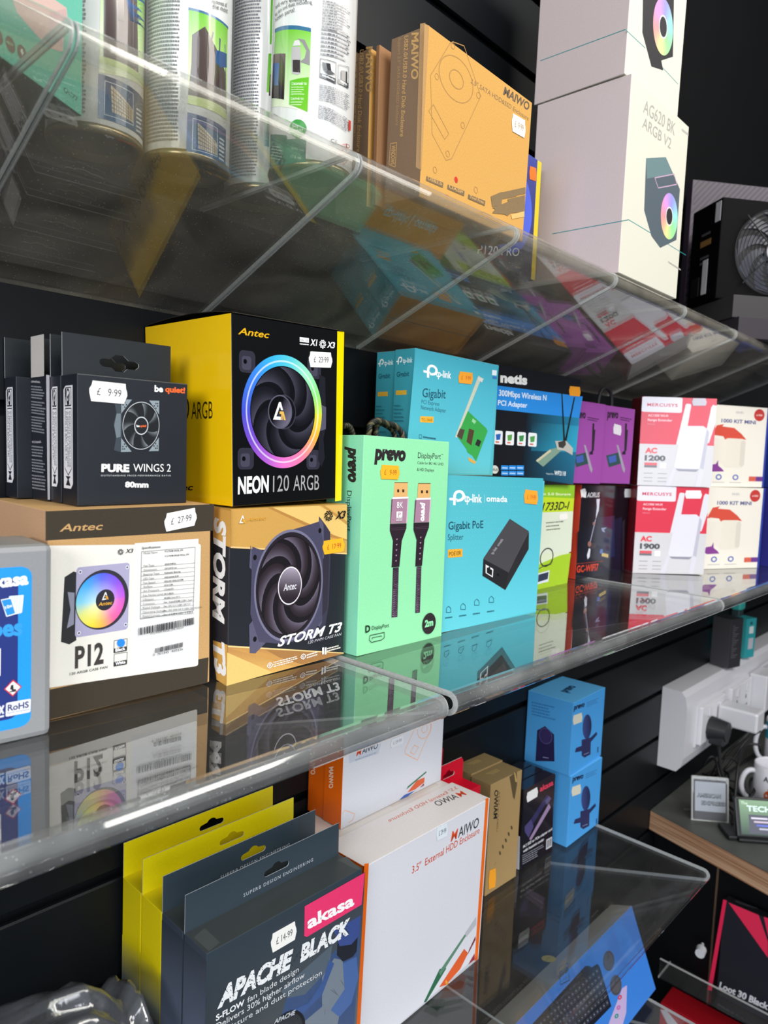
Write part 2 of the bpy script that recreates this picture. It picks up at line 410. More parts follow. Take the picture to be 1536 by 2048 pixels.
def plate(name, outline, holes, thick, mw_local, mat, parent, colr=None):
    """thin card plate with punched holes; outline in its own x,y plane"""
    c = bpy.data.curves.new('p', 'CURVE'); c.dimensions = '2D'; c.fill_mode = 'BOTH'; c.extrude = thick/2
    for pts in [outline]+holes:
        sp = c.splines.new('POLY'); sp.points.add(len(pts)-1); sp.use_cyclic_u = True
        for i, p in enumerate(pts): sp.points[i].co = (p[0], p[1], 0, 1)
    o = bpy.data.objects.new('p', c); COL.objects.link(o)
    me = bpy.data.meshes.new_from_object(o.evaluated_get(bpy.context.evaluated_depsgraph_get()))
    bpy.data.objects.remove(o); bpy.data.curves.remove(c); me.materials.clear(); me.name = name
    g = Geo(); cf, ce = (hx(colr[0]), hx(colr[1]))
    vs = [mw_local @ v.co for v in me.vertices]
    for p in me.polygons:
        edge = abs(p.normal.z) < .5
        b = len(g.v); g.v += [tuple(vs[i]) for i in p.vertices]; g.f.append(tuple(range(b, b+len(p.vertices))))
        g.c.append([ce if edge else cf]*len(p.vertices))
    bpy.data.meshes.remove(me)
    return g
def euro(cx, cy, w, h, rot=0):
    """euro-slot outline"""
    pts = [(-w, 0)]
    for k in range(6): t = R(180-180*k/5+90); 
    P = []
    r = h*.32
    for k in range(7): t = R(90+180*k/6); P.append((-w+r+r*math.cos(t), r*math.sin(t)))
    for k in range(7): t = R(-90+180*k/6); P.append((w-r+r*math.cos(t), r*math.sin(t)))
    for k in range(9): t = R(20+140*k/8); P.append((h*.62*math.cos(t), h*.25+h*.5*math.sin(t)))
    return [(cx+x, cy+y) for x, y in P]

# ================================================================== THE SETTING
def slatwall():
    bm = bmesh.new(); x0, x1 = -1.2, 3.0
    zs = [.223+.0+.1*k for k in range(-16, 10)]
    g = .0105
    prof = []
    for z in zs:  # groove centred on z
        prof += [(0, z-g/2-.0016), (.0014, z-g/2), (.0045, z-g/2), (.0045, z-g/2-.007), (.011, z-g/2-.007), (.011, z+g/2+.007), (.0045, z+g/2+.007), (.0045, z+g/2), (0, z+g/2)]
    prof = [(0, zs[0]-.1)]+prof+[(0, zs[-1]+.1)]
    a = [bm.verts.new((x0, y, z)) for y, z in prof]; b = [bm.verts.new((x1, y, z)) for y, z in prof]
    for i in range(len(prof)-1): bm.faces.new((a[i], b[i], b[i+1], a[i+1]))
    me = bpy.data.meshes.new('wall_back'); bm.to_mesh(me); bm.free()
    o = link('wall_back', me, None, [plain('black_slatwall', '#111417', .42, noise=.3, scale=9, spec=.2)]); tag(o, kind='structure')
slatwall()
def slab(name, lo, hi, mat):
    bm = bmesh.new(); add_box(bm, lo, hi); return tag(bm_obj(name, bm, mat), kind='structure')
slab('floor', (-3, -4.5, -1.62), (3.2, .1, -1.6), plain('grey_vinyl_floor', '#55565a', .5, scale=4, noise=.2))
slab('wall_upper', (1.02, -.010, .232), (2.62, -.0012, 1.2), plain('matt_black_board', '#0c0d0f', .7, scale=6, noise=.2, spec=.1))
slab('wall_right', (2.62, -4.5, -1.6), (2.66, -.002, 2.2), plain('black_wall', '#15161a', .5, scale=3, noise=.2))
BLK = lambda: plain('black_panel', '#121317', .45, scale=20, noise=.2)
# panel under the counter
bm = bmesh.new(); add_box(bm, (0, -1.2, -1.6), (.018, 0, -.775))
o = bm_obj('wall_counter', bm, BLK()); o.location = (1.50, -.002, 0); o.rotation_euler = (0, 0, R(-12)); tag(o, kind='structure')
for k, (y, w) in enumerate(((-.145, .0035), (-.75, .0035))):
    bm = bmesh.new(); add_box(bm, (-.0015, y-w/2, -1.6), (0, y+w/2, -.776))
    t = bm_obj('trim_%d' % (k+1), bm, plain('brown_edge_strip', '#7a6350', .5)); t.location = (1.4995, -.002, 0); t.rotation_euler = (0, 0, R(-12)); tag(t, kind='structure')

# ================================================================== ACRYLIC SHELVES
ACR = {}
def acrylic_shelf(x0, x1, zd, depth, drop, mat, label, group, th=.004, front=0.0, tilt=0.0, gap=.0012):
    e, mw = empty('acrylic_shelf', ((x0+x1)/2, 0, zd), None, label, 'shelf', group)
    L = (x1-x0)/2-gap
    # centre line: wall lip, deck, rounded nose, brace back to the wall, lip
    r = .0075; ang = math.atan2(drop-2*r*.9, depth-r)
    cl = [(-.0015, .006), (-.0015, 0)]; nd = 8
    cl = [(-.001, -th/2)]
    cl += [(-depth*k/nd+ (r if k == nd else 0), -th/2) for k in range(1, nd+1)]
    cx, cz = -depth+r, -th/2-r+.0
    a_end = math.pi+math.pi/2-ang
    for k in range(1, 11):
        a = math.pi/2+(a_end-math.pi/2)*k/10+0; cl.append((cx+r*math.cos(a), cz+r*math.sin(a)))
    px, pz = cl[-1]
    cl += [(px+(-.001-px)*k/6, pz+(-drop-pz)*k/6) for k in range(1, 7)]
    n = len(cl); out, inn = [], []
    for i in range(n):
        a = cl[max(0, i-1)]; b = cl[min(n-1, i+1)]; dx, dz = b[0]-a[0], b[1]-a[1]; l = math.hypot(dx, dz); nx, nz = -dz/l, dx/l
        out.append((cl[i][0]-nx*th/2*-1, cl[i][1]-nz*th/2*-1)); inn.append((cl[i][0]+nx*th/2*-1, cl[i][1]+nz*th/2*-1))
    ring = out+inn[::-1]; m_ = len(ring)
    vs = [(s*L, y, z) for s in (-1, 1) for y, z in ring]
    fs = [(i, (i+1) % m_, m_+(i+1) % m_, m_+i) for i in range(m_)]
    me = bpy.data.meshes.new('shelf_sheet'); me.from_pydata(vs, [], fs); me.update()
    bm = bmesh.new(); bm.from_mesh(me); bmesh.ops.recalc_face_normals(bm, faces=bm.faces); bm.to_mesh(me); bm.free()
    for p in me.polygons: p.use_smooth = False
    sh = link('shelf_sheet', me, e, [mat, NOSE if mat == MIDM else mat])
    for p in me.polygons:
        if sum(me.vertices[v].co.y for v in p.vertices)/len(p.vertices) < -depth+r*1.05 and len(p.vertices) == 4: p.material_index = 1
    # bright sawn ends
    for s in (-1, 1):
        v2, f2 = [], []
        x = s*L; x2 = s*(L-.0009)
        for i in range(n): v2 += [(x+s*.0002, *out[i]), (x+s*.0002, *inn[i]), (x2, *out[i]), (x2, *inn[i])]
        for i in range(n-1):
            a, b = 4*i, 4*i+4; f2 += [(a, a+1, b+1, b), (a+2, b+2, b+3, a+3), (a, b, b+2, a+2), (a+1, a+3, b+3, b+1)]
        me = bpy.data.meshes.new('polished_edge'); me.from_pydata(v2, [], f2); me.update()
        link('polished_edge', me, e, [EDGE()])
    if tilt: e.rotation_euler = (R(tilt), 0, 0)
    return e
def EDGE():
    if 'acrylic_edge' in MATS: return MATS['acrylic_edge']
    mt, nt, b, n, l = nodes('acrylic_edge')
    no = n.new('ShaderNodeTexNoise'); no.inputs['Scale'].default_value = 60
    cr = n.new('ShaderNodeValToRGB'); cr.color_ramp.elements[0].color = (.42, .44, .43, 1); cr.color_ramp.elements[1].color = (.75, .76, .74, 1)
    l.new(no.outputs['Fac'], cr.inputs[0]); l.new(cr.outputs[0], b.inputs['Base Color'])
    b.inputs['Roughness'].default_value = .25; b.inputs['Alpha'].default_value = .72
    MATS['acrylic_edge'] = mt; return mt
UPM = clear('clear_acrylic_upper', .055, .115, (.93, .935, .92), dust_glow_col=(.72, .66, .55))
MIDM = clear('clear_acrylic_middle', .085, .022, (.95, .96, .955), power=4)
NOSE = clear('clear_acrylic_bend', .12, .13, (.86, .88, .87), rough=.03, dust_glow_col=(.85, .86, .85), power=2.5)  # pale milky colour paints in the light caught in the bend
LOWM = clear('clear_acrylic_lower', .05, .012, (.95, .96, .965))
UD = .2095
XS = [-.04, .158, .355, .553, .75, .95, 1.15, 1.35, 1.55]
names = ['beyond the left edge, holding the mint box', 'holding the spray cans', 'holding the brown enclosure boxes', 'holding the tall white cooler boxes', 'just past the white cooler boxes',
         'under the power supply', 'second beyond the power supply', 'furthest right in the top row']
for i in range(8):
    acrylic_shelf(XS[i], XS[i+1], UD-.0005, .2, .095, UPM, 'narrow clear acrylic shelf in the top row, '+names[i], 'clear acrylic shelves in the top row', th=.003)
MX = [(-.19, .4195), (.4285, 1.0224), (1.027, 1.628), (1.633, 2.2)]
mn = ['long clear acrylic shelf under the brown case fan box', 'long clear acrylic shelf under the green cable box', 'long clear acrylic shelf under the red range extender boxes', 'long clear acrylic shelf furthest right in the middle row']
for (a, b), n_ in zip(MX, mn): acrylic_shelf(a, b, -.1803, .25, .1, MIDM, n_, 'clear acrylic shelves in the middle row', th=.0045)
acrylic_shelf(.455, 1.0556, -.5803, .252, .1, LOWM, 'clear acrylic shelf with bare front corner under the blue phone holder boxes', 'clear acrylic shelves in the lower row', th=.0042)
acrylic_shelf(-.15, .452, -.5803, .252, .1, LOWM, 'clear acrylic shelf under the grey and yellow hang-tab fan boxes', 'clear acrylic shelves in the lower row', th=.0042)

# ================================================================== MIDDLE SHELF
S = -.18
WH, BK = '#f2f2f0', '#16161a'
def antec(f, p0, p1, pt, col): f.text('Antec', p0, p1, pt, col, bold=.012, shear=.2)
def delta(A, x, y, k, c1, c2):
    """triangular maker's mark in two colours"""
    A.poly([(x-.5*k, y-.45*k), (x-.05*k, y+.55*k), (x+.1*k, y+.55*k), (x+.28*k, y+.1*k), (x+.12*k, y+.1*k), (x+.02*k, y+.3*k), (x-.25*k, y-.27*k), (x+.1*k, y-.27*k), (x+.1*k, y-.45*k)], c1)
    A.poly([(x+.14*k, y-.45*k), (x+.14*k, y-.12*k), (x, y-.12*k), (x, y+.03*k), (x+.32*k, y+.03*k), (x+.5*k, y-.45*k), (x+.34*k, y-.45*k), (x+.25*k, y-.15*k), (x+.25*k, y-.45*k)], c2)
def swirl(A, x, y, r, c1, c2):
    A.ring(r*.3, r*.42, c1, x, y, 18)
    for k in range(9):
        a = 2*math.pi*k/9
        A.poly([(x+r*t*math.cos(a+o), y+r*t*math.sin(a+o)) for t, o in ((.35, 0), (.75, .1), (1, .55), (.95, .85), (.65, .45), (.4, .35))], c1, A.s.lay)
def rainbow(x, y):
    a = math.atan2(y, x)/(2*math.pi)  # artwork ring: cyan top, green/yellow right, pink bottom, violet left
    st = [(0, '#c8e63c'), (.06, '#8be27c'), (.14, '#9cebc0'), (.22, '#58cbd8'), (.3, '#38b4e4'), (.38, '#3a86e6'), (.5, '#4553cd'), (.6, '#7a4cc6'), (.68, '#b05fd0'), (.76, '#f077c8'), (.84, '#fb7ea0'), (.92, '#f7b040'), (1, '#d9dc38')]
    a %= 1
    for i in range(len(st)-1):
        if a <= st[i+1][0]: return mix(st[i][1], st[i+1][1], (a-st[i][0])/(st[i+1][0]-st[i][0]))
    return hx(st[0][1])
# ---- P12 kraft box
K_, KD = '#c49c68', '#3f382e'
b = Carton('case_fan_box', (.1817, -.1123, S), (-1.7, 0, -.9), (.1165, .108, .1357), K_, KRAFT(),
           'brown kraft case fan box with a white label and dark bands, priced 27-99', sides={'top': '#c8a06a', 'left': '#c9a07c'})
f = b.face('front').zoom(0, 980, 3.491)
f.poly([(318, 148), (1496, 98), (1487, 284), (318, 353)], KD); f.poly([(340, 1395), (1456, 1168), (1448, 1345), (335, 1605)], KD)
f.text('Antec', (415, 290), (718, 276), (418, 238), '#c79e69', bold=.014, shear=.2)
b.done()
lb = Geo(); f2 = Plane(b.mw, f.o, f.u, f.v, f.n, f.w, f.h, lb).zoom(0, 980, 3.491); f2.lay = 12
A = Art(f2, f2.P(890, 840), f2.P(1392, 800), f2.P(897, 372))
A.rrect(-1, -1, 1, .98, .035, '#e9e6dc')
f2.grad([(940, 372), (1385, 340), (1366, 1140), (925, 1245)], ['#ecebe6', '#efeeea', '#e6e6e6', '#e2e2e2'])
# printed fan
B = f2.art((715, 765), (893, 742), (720, 560))
B.poly([(-1.42, .9), (-1.1, 1.06), (-.95, 1.0), (-.95, -1.25), (-1.2, -1.35), (-1.5, -1.22)], '#1d2023'); B.rrect(-1.0, -1.16, 1.03, 1.18, .12, '#a9a5c4')
B.poly([(-1.3, .4), (-1.05, .35), (-1.05, -.7), (-1.3, -.8), (-1.18, -.2)], '#8b8da0')
B.disc(1.02, '#2a2733', n=56)
def wheel(x, y):
    a = (math.atan2(y, x)/(2*math.pi)) % 1
    st = [(0, '#c04fd8'), (.12, '#8048e0'), (.25, '#4d5ee8'), (.37, '#25a4f4'), (.5, '#79cfe8'), (.58, '#dfe67a'), (.68, '#f4e02e'), (.76, '#f7b53a'), (.85, '#f25c9a'), (1, '#d052c8')]
    c = hx(st[-1][1])
    for i in range(len(st)-1):
        if a <= st[i+1][0]: c = mix(st[i][1], st[i+1][1], (a-st[i][0])/(st[i+1][0]-st[i][0])); break
    r = math.hypot(x, y); return mix(c, '#ffffff', max(0, .55-r*.7))
B.ring(.01, .93, wheel, n=60, rings=4, cx=-.06, cy=-.02); B.disc(.36, '#22202c', .1, -.02)
delta(B, .1, .1, .26, '#e8e8ee', '#e5a82e'); B.text('Antec', -.16, -.2, .38, .12, '#e5a82e', bold=.02, shear=.2)
for sx, sy in ((-.86, 1.02), (.93, 1.02), (-.86, -1.02), (.93, -.98)): B.disc(.07, '#d9d8e8', sx, sy, 14); B.disc(.035, '#333340', sx, sy, 12)
C_ = f2.art((840, 432), (862, 431), (840, 410)); swirl(C_, 0, 0, 1, '#222228', 0)
f2.text('X3', (872, 440), (928, 436), (873, 412), '#222228', bold=.02, shear=.3)
f2.text('P12', (521, 1240), (720, 1205), (523, 1090), '#37322f', bold=.03)
f2.text('120 ARGB CASE FAN', (485, 1292), (747, 1242), (486, 1275), '#4a4540', bold=.01)
for y, t in ((1038, 'Black'), (1132, 'White')):
    f2.pline([(795, y+12), (886, y-2), (882, y+82), (792, y+98)], .0003, '#333', True)
    f2.poly([(793, y+68), (883, y+52), (882, y+82), (792, y+98)], '#2c2a2a'); f2.text(t, (803, y+90), (873, y+76), (803, y+68), '#ffffff', bold=.03)
f2.art((842, 1066), (870, 1064), (842, 1038)).disc(1, '#1d87ee')
f2.text('Specifications', (985, 412), (1118, 402), (985, 396), '#3a3a3a', bold=.01, shear=.25)
f2.pline([(985, 430), (1360, 398), (1346, 842), (976, 900)], .00025, '#444', True)
rowsY = [522, 552, 582, 612, 641, 668, 697, 728, 757, 787, 815, 845, 873]
sp = [('Fan Type', 'ARGB PWM Fan'), ('Dimensions', '120*120*25 mm'), ('Bearing Type', 'Hydraulic Bearing'), ('LED Type', 'Addressable RGB'), ('Fan Speed', '600±100-1500±150 RPM'), ('Airflow', '60.63 CFM'), ('Air Pressure', '1.32 mmH2O'),
      ('Fan Noise Level', '30.3 dB(A)'), ('Lifespan', '40,000 / hrs 25°C'), ('Connector', 'Fan : 4-pin(PWM) | LED : 3-pin'), ('Rated Voltage', 'Fan : DC 12 V | LED : DC 5 V'), ('Operating Voltage', 'Fan : DC 10.8-13.2 V | LED : DC 4.5-5.5V'), ('Rated Current', 'Fan : ≤ 0.20 A | LED : ≤ 0.30 A')]
f2.text('Model Name', (1000, 449), (1096, 440), (1000, 434), '#777'); f2.text('P12 PWM ARGB_3PK', (1148, 434), (1277, 424), (1148, 422), '#333', bold=.01); f2.text('P12 PWM ARGB White_3PK', (1148, 468), (1318, 453), (1148, 456), '#333', bold=.01)
for y, (a_, c_) in zip(rowsY, sp):
    dx = (y-500)*.025; f2.line((984-dx, y+18), (1357-dx, y-14), .0002, '#555')
    f2.text(a_, (1000-dx, y+14), (1000-dx+len(a_)*9.2, y+14-len(a_)*.8), (1000-dx, y), '#6a6a6a'); f2.text(c_, (1146-dx, y+1), (1146-dx+len(c_)*6.6, y+1-len(c_)*.62), (1146-dx, y-10), '#2c2c2c', bold=.012)
f2.bars((960, 962), (1350, 887), (961, 1012), 150, '#26262a'); f2.text('P12 PWM ARGB_3PK140539', (1046, 1008), (1273, 964), (1046, 994), '#333', sp=1.1)
f2.bars((1078, 1102), (1272, 1060), (1075, 1136), 90, '#2a2a2e', 5); f2.text('0  761345  400336', (1060, 1157), (1270, 1115), (1060, 1141), '#333')
f2.line((945, 1054), (1368, 962), .00015, '#c9c9c6')
lo = link('product_label', lb.mesh('product_label'), b.e, [LABEL()]); lo['label'] = 'white printed label with a rainbow fan picture'
b.face('front').zoom(0, 980, 3.491).sticker((1260, 206), (1371, 183), (1262, 143), '£  27·99', parent=b.e)
# ---- Storm T3
b = Carton('case_fan_box', (.3080, -.1251, S), (1.4, -.4, -.5), (.124, .082, .1338), '#24272e', SATIN(),
           'black and gold case fan box with STORM T3 lettering, priced 17-99 on yellow', sides={'top': '#d9a94e', 'left': '#26272e'})
f = b.face('front').zoom(400, 980, 2.954)
f.grad([(182, 115), (868, 85), (868, 378), (180, 338)], ['#d3a257', '#e0b45c', '#c8974f', '#d0a055'])
f.poly([(180, 332), (866, 376), (868, 250), (520, 100), (400, 104), (182, 118)], '#cfa053')
f.poly([(400, 105), (700, 94), (868, 180), (868, 290), (780, 280)], '#e9c474'); f.poly([(400, 105), (430, 104), (800, 270), (868, 292), (868, 300), (760, 276)], '#b98645')
f.poly([(710, 92), (868, 86), (868, 205)], '#dfb462'); f.poly([(715, 92), (735, 91), (868, 186), (868, 206)], '#c1914a')
f.poly([(180, 332), (866, 372), (868, 380), (180, 342)], '#eec788')
f.grad([(164, 922), (848, 965), (848, 966), (155, 1155)], ['#b98449', '#c8924f', '#c8924f', '#e6bb62'])
f.poly([(160, 960), (430, 1078), (155, 1158)], '#e8c272'); f.poly([(380, 940), (848, 962), (846, 968), (560, 1040)], '#a97843'); f.poly([(300, 938), (600, 1030), (560, 1045), (170, 935)], '#c9964f')
f.poly([(164, 918), (848, 960), (848, 966), (164, 928)], '#f0cf8c')
# the printed fan
A = f.art((530, 565), (715, 535), (533, 255))
A.poly([(.9, 1.28), (1.12, 1.1), (1.28, .95), (1.3, .3), (1.27, -.5), (1.15, -1.0), (.98, -1.25)], '#3b394c'); A.poly([(1.0, .75), (1.26, .6), (1.22, -.6), (1.02, -.75)], '#33303c')
for q in ([(-1.15, .85), (-1.1, .74), (-.7, .72), (-.9, .25), (-1.18, .45)], [(.62, 1.02), (.95, 1.22), (1.05, 1.12), (1.08, .45), (.86, .3)], [(-1.18, -.6), (-.85, -.35), (-.62, -.95), (-1.0, -1.15), (-1.16, -1.12)], [(.72, -.55), (1.04, -.4), (1.04, -.85), (.7, -1.2), (.55, -1.05)]):
    A.poly(q, '#5a5870')
A.poly([(-1.1, .82), (-.72, .7), (-.3, 1.02), (.5, 1.12), (.9, 1.18), (1.04, .8), (1.05, -.8), (.6, -1.1), (-.2, -1.1), (-.9, -.95), (-1.15, -.4)], '#4a4860')
A.ring(.98, 1.05, '#77758f', n=60, ry=1.02); A.disc(1.0, '#272129', n=60, ry=1.02); A.disc(.95, '#1a171c', n=60)
A.blades(7, .3, .93, '#2b2128', '#6f6678', sweep=1.15, width=.62, rot=.3)
A.disc(.4, '#2c2229', n=40); A.ring(.34, .365, '#e9e6ee', n=48)
A.ring(.004, .34, lambda x, y: mix('#2a2029', '#a89fb0', max(0, min(1, .45+y*1.6+x*.2))**2), n=40, rings=5)
A.text('Antec', -.2, -.08, .2, .13, '#e8e6ee', bold=.01, shear=.2)
for x, y in ((-1.03, .62), (.93, 1.0), (-1.02, -.88), (.9, -.95)): A.disc(.05, '#121015', x, y, 14)
f.text('STORM T3', (455, 925), (835, 830), (458, 868), '#fbfbfb', bold=.03, shear=.35, sp=1.02)
f.text('120 PWM CASE FAN', (635, 910), (833, 857), (636, 893), '#c9c9cf', shear=.2)
f.rows((432, 1012), (578, 975), (432, 1048), 3, '#f2ead8', seed=4); f.rows((628, 968), (702, 945), (628, 998), 2, '#f0eadc', seed=5); f.rows((748, 930), (832, 908), (748, 958), 2, '#f0eadc', seed=6)
for c_, k in (((410, 1035), 20), ((607, 983), 19)):
    q = f.art(c_, (c_[0]+k, c_[1]-4), (c_[0], c_[1]-k)); q.ring(.6, .8, '#fff', n=20); q.ring(.2, .35, '#fff', n=12)
    for a in range(4): q.poly([(.75*math.cos(a*1.57+.15), .75*math.sin(a*1.57+.15)), (1.05*math.cos(a*1.57), 1.05*math.sin(a*1.57)), (.75*math.cos(a*1.57-.15), .75*math.sin(a*1.57-.15))], '#fff')
for x in (718, 733): f.poly([(x, 930), (x+11, 928), (x+11, 968), (x, 972)], '#f5f5f5')
q = f.art((247, 175), (268, 174), (247, 150)); delta(q, 0, 0, 1.8, '#f5f0e0', '#e8b23a'); f.text('Antec', (276, 184), (388, 174), (277, 162), '#dba33c', bold=.005, shear=.2)
q = f.art((756, 152), (782, 150), (756, 120)); swirl(q, 0, 0, 1, '#17151a', 0); f.text('X3', (795, 170), (856, 164), (797, 126), '#17151a', bold=.03, shear=.35)
f.sticker((788, 332), (852, 322), (786, 292), '£  17·99', '#f5b51d', '#c4472b', parent=b.e)
f = b.face('left').zoom(400, 980, 2.954)
f.poly([(78, 95), (182, 115), (180, 340), (78, 300)], '#d3a050'); f.poly([(78, 98), (182, 116), (182, 122), (78, 104)], '#b9863f')
f.poly([(78, 888), (164, 915), (155, 1158), (98, 1120), (78, 960)], '#d8a755')
f.text('STORM', (88, 160), (78, 768), (156, 175), '#f7f7f5', bold=.05, shear=.15); f.text('T3', (80, 885), (92, 1085), (145, 900), '#f7f7f5', bold=.05, shear=.15)
b.done()
# ---- akasa tissue box
b = Carton('wipes_box', (.0342, -.1257, S), (-3.3, -.1, .4), (.14, .0502, .1186), '#8e9092', SATIN(), 'grey box with a blue framed front at the left end of the middle shelf', sides={'top': '#8a8b88'}, bev=.004)
f = b.face('front').zoom(0, 980, 3.491)
f.w, f.h = .14, .1186
A = Art(f, (.0705, .0575), (.128, .0575), (.0705, .106)); A.rrect(-1.15, -1.0, 1.0, 1.0, .12, '#1596f0'); A.rrect(-1.02, -.87, .87, .87, .09, '#1c2f7a')
f.text('akasa', (-95, 690), (198, 655), (-95, 600), '#ffffff', bold=.04)
f.text('wipes', (-240, 1045), (158, 1008), (-240, 930), '#2f9be8', bold=.04)
for k in range(10):
    x = 62+k*9; f.poly([(x, 742-k*1), (x+22, 738-k*.5), (x+14-k*.5, 872-k*2), (x-8, 880-k*2)], '#f4fbff' if k % 2 else '#c4e6f8')
f.poly([(4, 765), (78, 752), (112, 865), (44, 885)], '#ffffff'); f.poly([(9, 770), (74, 758), (106, 860), (48, 878)], '#2292dd'); f.text('10x', (38, 832), (88, 812), (30, 812), '#fff', bold=.02)
f.poly([(-60, 1110), (4, 1105), (2, 1296), (-60, 1306)], '#fff')
f.poly([(90, 1322), (152, 1372), (88, 1442), (26, 1390)], '#c6283c'); f.poly([(90, 1334), (141, 1374), (88, 1430), (37, 1388)], '#f8f0f0')
f.pline([(75, 1392), (84, 1360), (88, 1400), (110, 1392)], .0012, '#333'); f.poly([(64, 1404), (112, 1398), (112, 1406), (66, 1412)], '#333')
A = f.art((127, 1518), (213, 1502), (129, 1470)); A.rrect(-1, -1.0, 1, 1.0, .18, '#e9ecf6'); f.text('RoHS', (52, 1542), (200, 1515), (52, 1498), '#2a3468', bold=.03); f.text('RoHS compliance', (50, 1562), (205, 1533), (50, 1550), '#39437a')
f.pline([(-6, 1508), (22, 1560)], .001, '#dfe4f4'); f.pline([(24, 1502), (-8, 1566)], .001, '#dfe4f4'); f.poly([(-10, 1578), (26, 1570), (26, 1582), (-10, 1590)], '#dfe4f4')
b.done()
# ---- NEON box on Storm
b = Carton('case_fan_box', (.3125, -.1198, -.0447), (2.3, -.2, -2.1), (.1176, .1182, .1431), '#101214', GLOSS(),
           'glossy yellow and black case fan box with NEON 120 ARGB lettering and a rainbow ring', sides={'left': '#f2c40c', 'top': '#22201a', 'right': '#f4d800'})
f = b.face('front').zoom(440, 610, 4.996)
f.poly([(1172, 262), (1240, 268), (1212, 1952), (1150, 1962)], '#f6dc05')
antec(f, (180, 290), (490, 332), (186, 222), '#f0b51c')
A = f.art((636, 1070), (985, 1090), (640, 548))
for x, y, s_ in ((-.95, .88, 1), (.85, .9, 1), (-.98, -.9, 1), (.85, -.93, 1)):
    A.rrect(x-.2, y-.2, x+.2, y+.2, .1, '#33323f'); A.rrect(x-.13, y-.15, x+.1, y+.1, .06, '#474657'); A.disc(.045, '#0c0c10', x-.05, y, 14)
A.poly([(1.0, .8), (1.18, .75), (1.2, .3), (1.23, -.2), (1.15, -.5), (1.2, -.9), (1.1, -1.08), (1.0, -.95)], '#22222b')
A.poly([(1.02, .2), (1.22, .15), (1.22, -.3), (1.02, -.35)], '#56566a')
A.ring(.01, .92, '#121218', n=60)
A.blades(7, .3, .86, '#18181f', '#4a4858', sweep=.9, width=.72, rot=.4)
A.ring(.88, 1.09, rainbow, n=72, rings=2); A.ring(.955, .99, lambda x, y: mix(rainbow(x, y), '#ffffff', .45), n=72)
A.ring(.31, .335, '#3a3a46', n=40); A.ring(.003, .32, lambda x, y: mix('#0d0d12', '#77738a', max(0, min(1, (x*1.2-y*.8+.1)*1.6))), cx=-.1, cy=0, n=40, rings=4)
A.ring(.3, .325, '#5c5a6c', cx=-.1, n=44)
delta(A, -.12, 0, .34, '#f7f7f4', '#e9b85a')
f.text('NEON', (175, 1885), (482, 1862), (178, 1715), '#fbfbfb', bold=.035); f.text('120', (525, 1868), (685, 1855), (527, 1706), '#a9a9a9'); f.text('ARGB', (728, 1855), (985, 1845), (730, 1702), '#a9a9a9')
f.text('X1', (896, 404), (970, 408), (896, 340), '#fff', bold=.03, shear=.2); f.text('X3', (1064, 424), (1144, 432), (1066, 364), '#fff', bold=.03, shear=.2)
q = f.art((1022, 392), (1056, 396), (1024, 346)); swirl(q, 0, 0, 1, '#fff', 0)
f.poly([(792, 320), (884, 332), (884, 378), (792, 368)], '#f2f2f2'); f.text('55  SS', (800, 358), (878, 366), (800, 340), '#777'); f.rows((792, 378), (885, 388), (792, 398), 1, '#eee')
f.sticker((1003, 547), (1118, 552), (1003, 470), '£  23·99', parent=b.e)
f = b.face('left').zoom(0, 600, 2.194)
f.text('NEON 120', (560, 535), (830, 523), (560, 450), '#3a3108', bold=.0); f.text('ARGB', (840, 522), (933, 520), (840, 448), '#3a3108'); f.text('Antec', (720, 838), (848, 834), (720, 812), '#1a1608', bold=.02, shear=.2)
b.done()
# curled tuck flap at the top of the yellow box
bm = bmesh.new(); pts = [(-.001, .0), (.02, .0025), (.05, .0042), (.08, .0035), (.117, .0008)]
for i in range(len(pts)-1):
    (y0, z0), (y1, z1) = pts[i], pts[i+1]
    for t in (0, .0005): pass
    v = [bm.verts.new((x, y, .1434+z+t)) for x in (.0005, .117) for (y, z) in ((y0, z0), (y1, z1)) for t in (0, .0005)]
    for q in ((0, 1, 3, 2), (4, 6, 7, 5), (0, 4, 5, 1), (2, 3, 7, 6), (1, 5, 7, 3), (0, 2, 6, 4)): bm.faces.new([v[k] for k in q])
bm_obj('top_flap', bm, plain('black_flap_card', '#2a241a', .5), b.e)
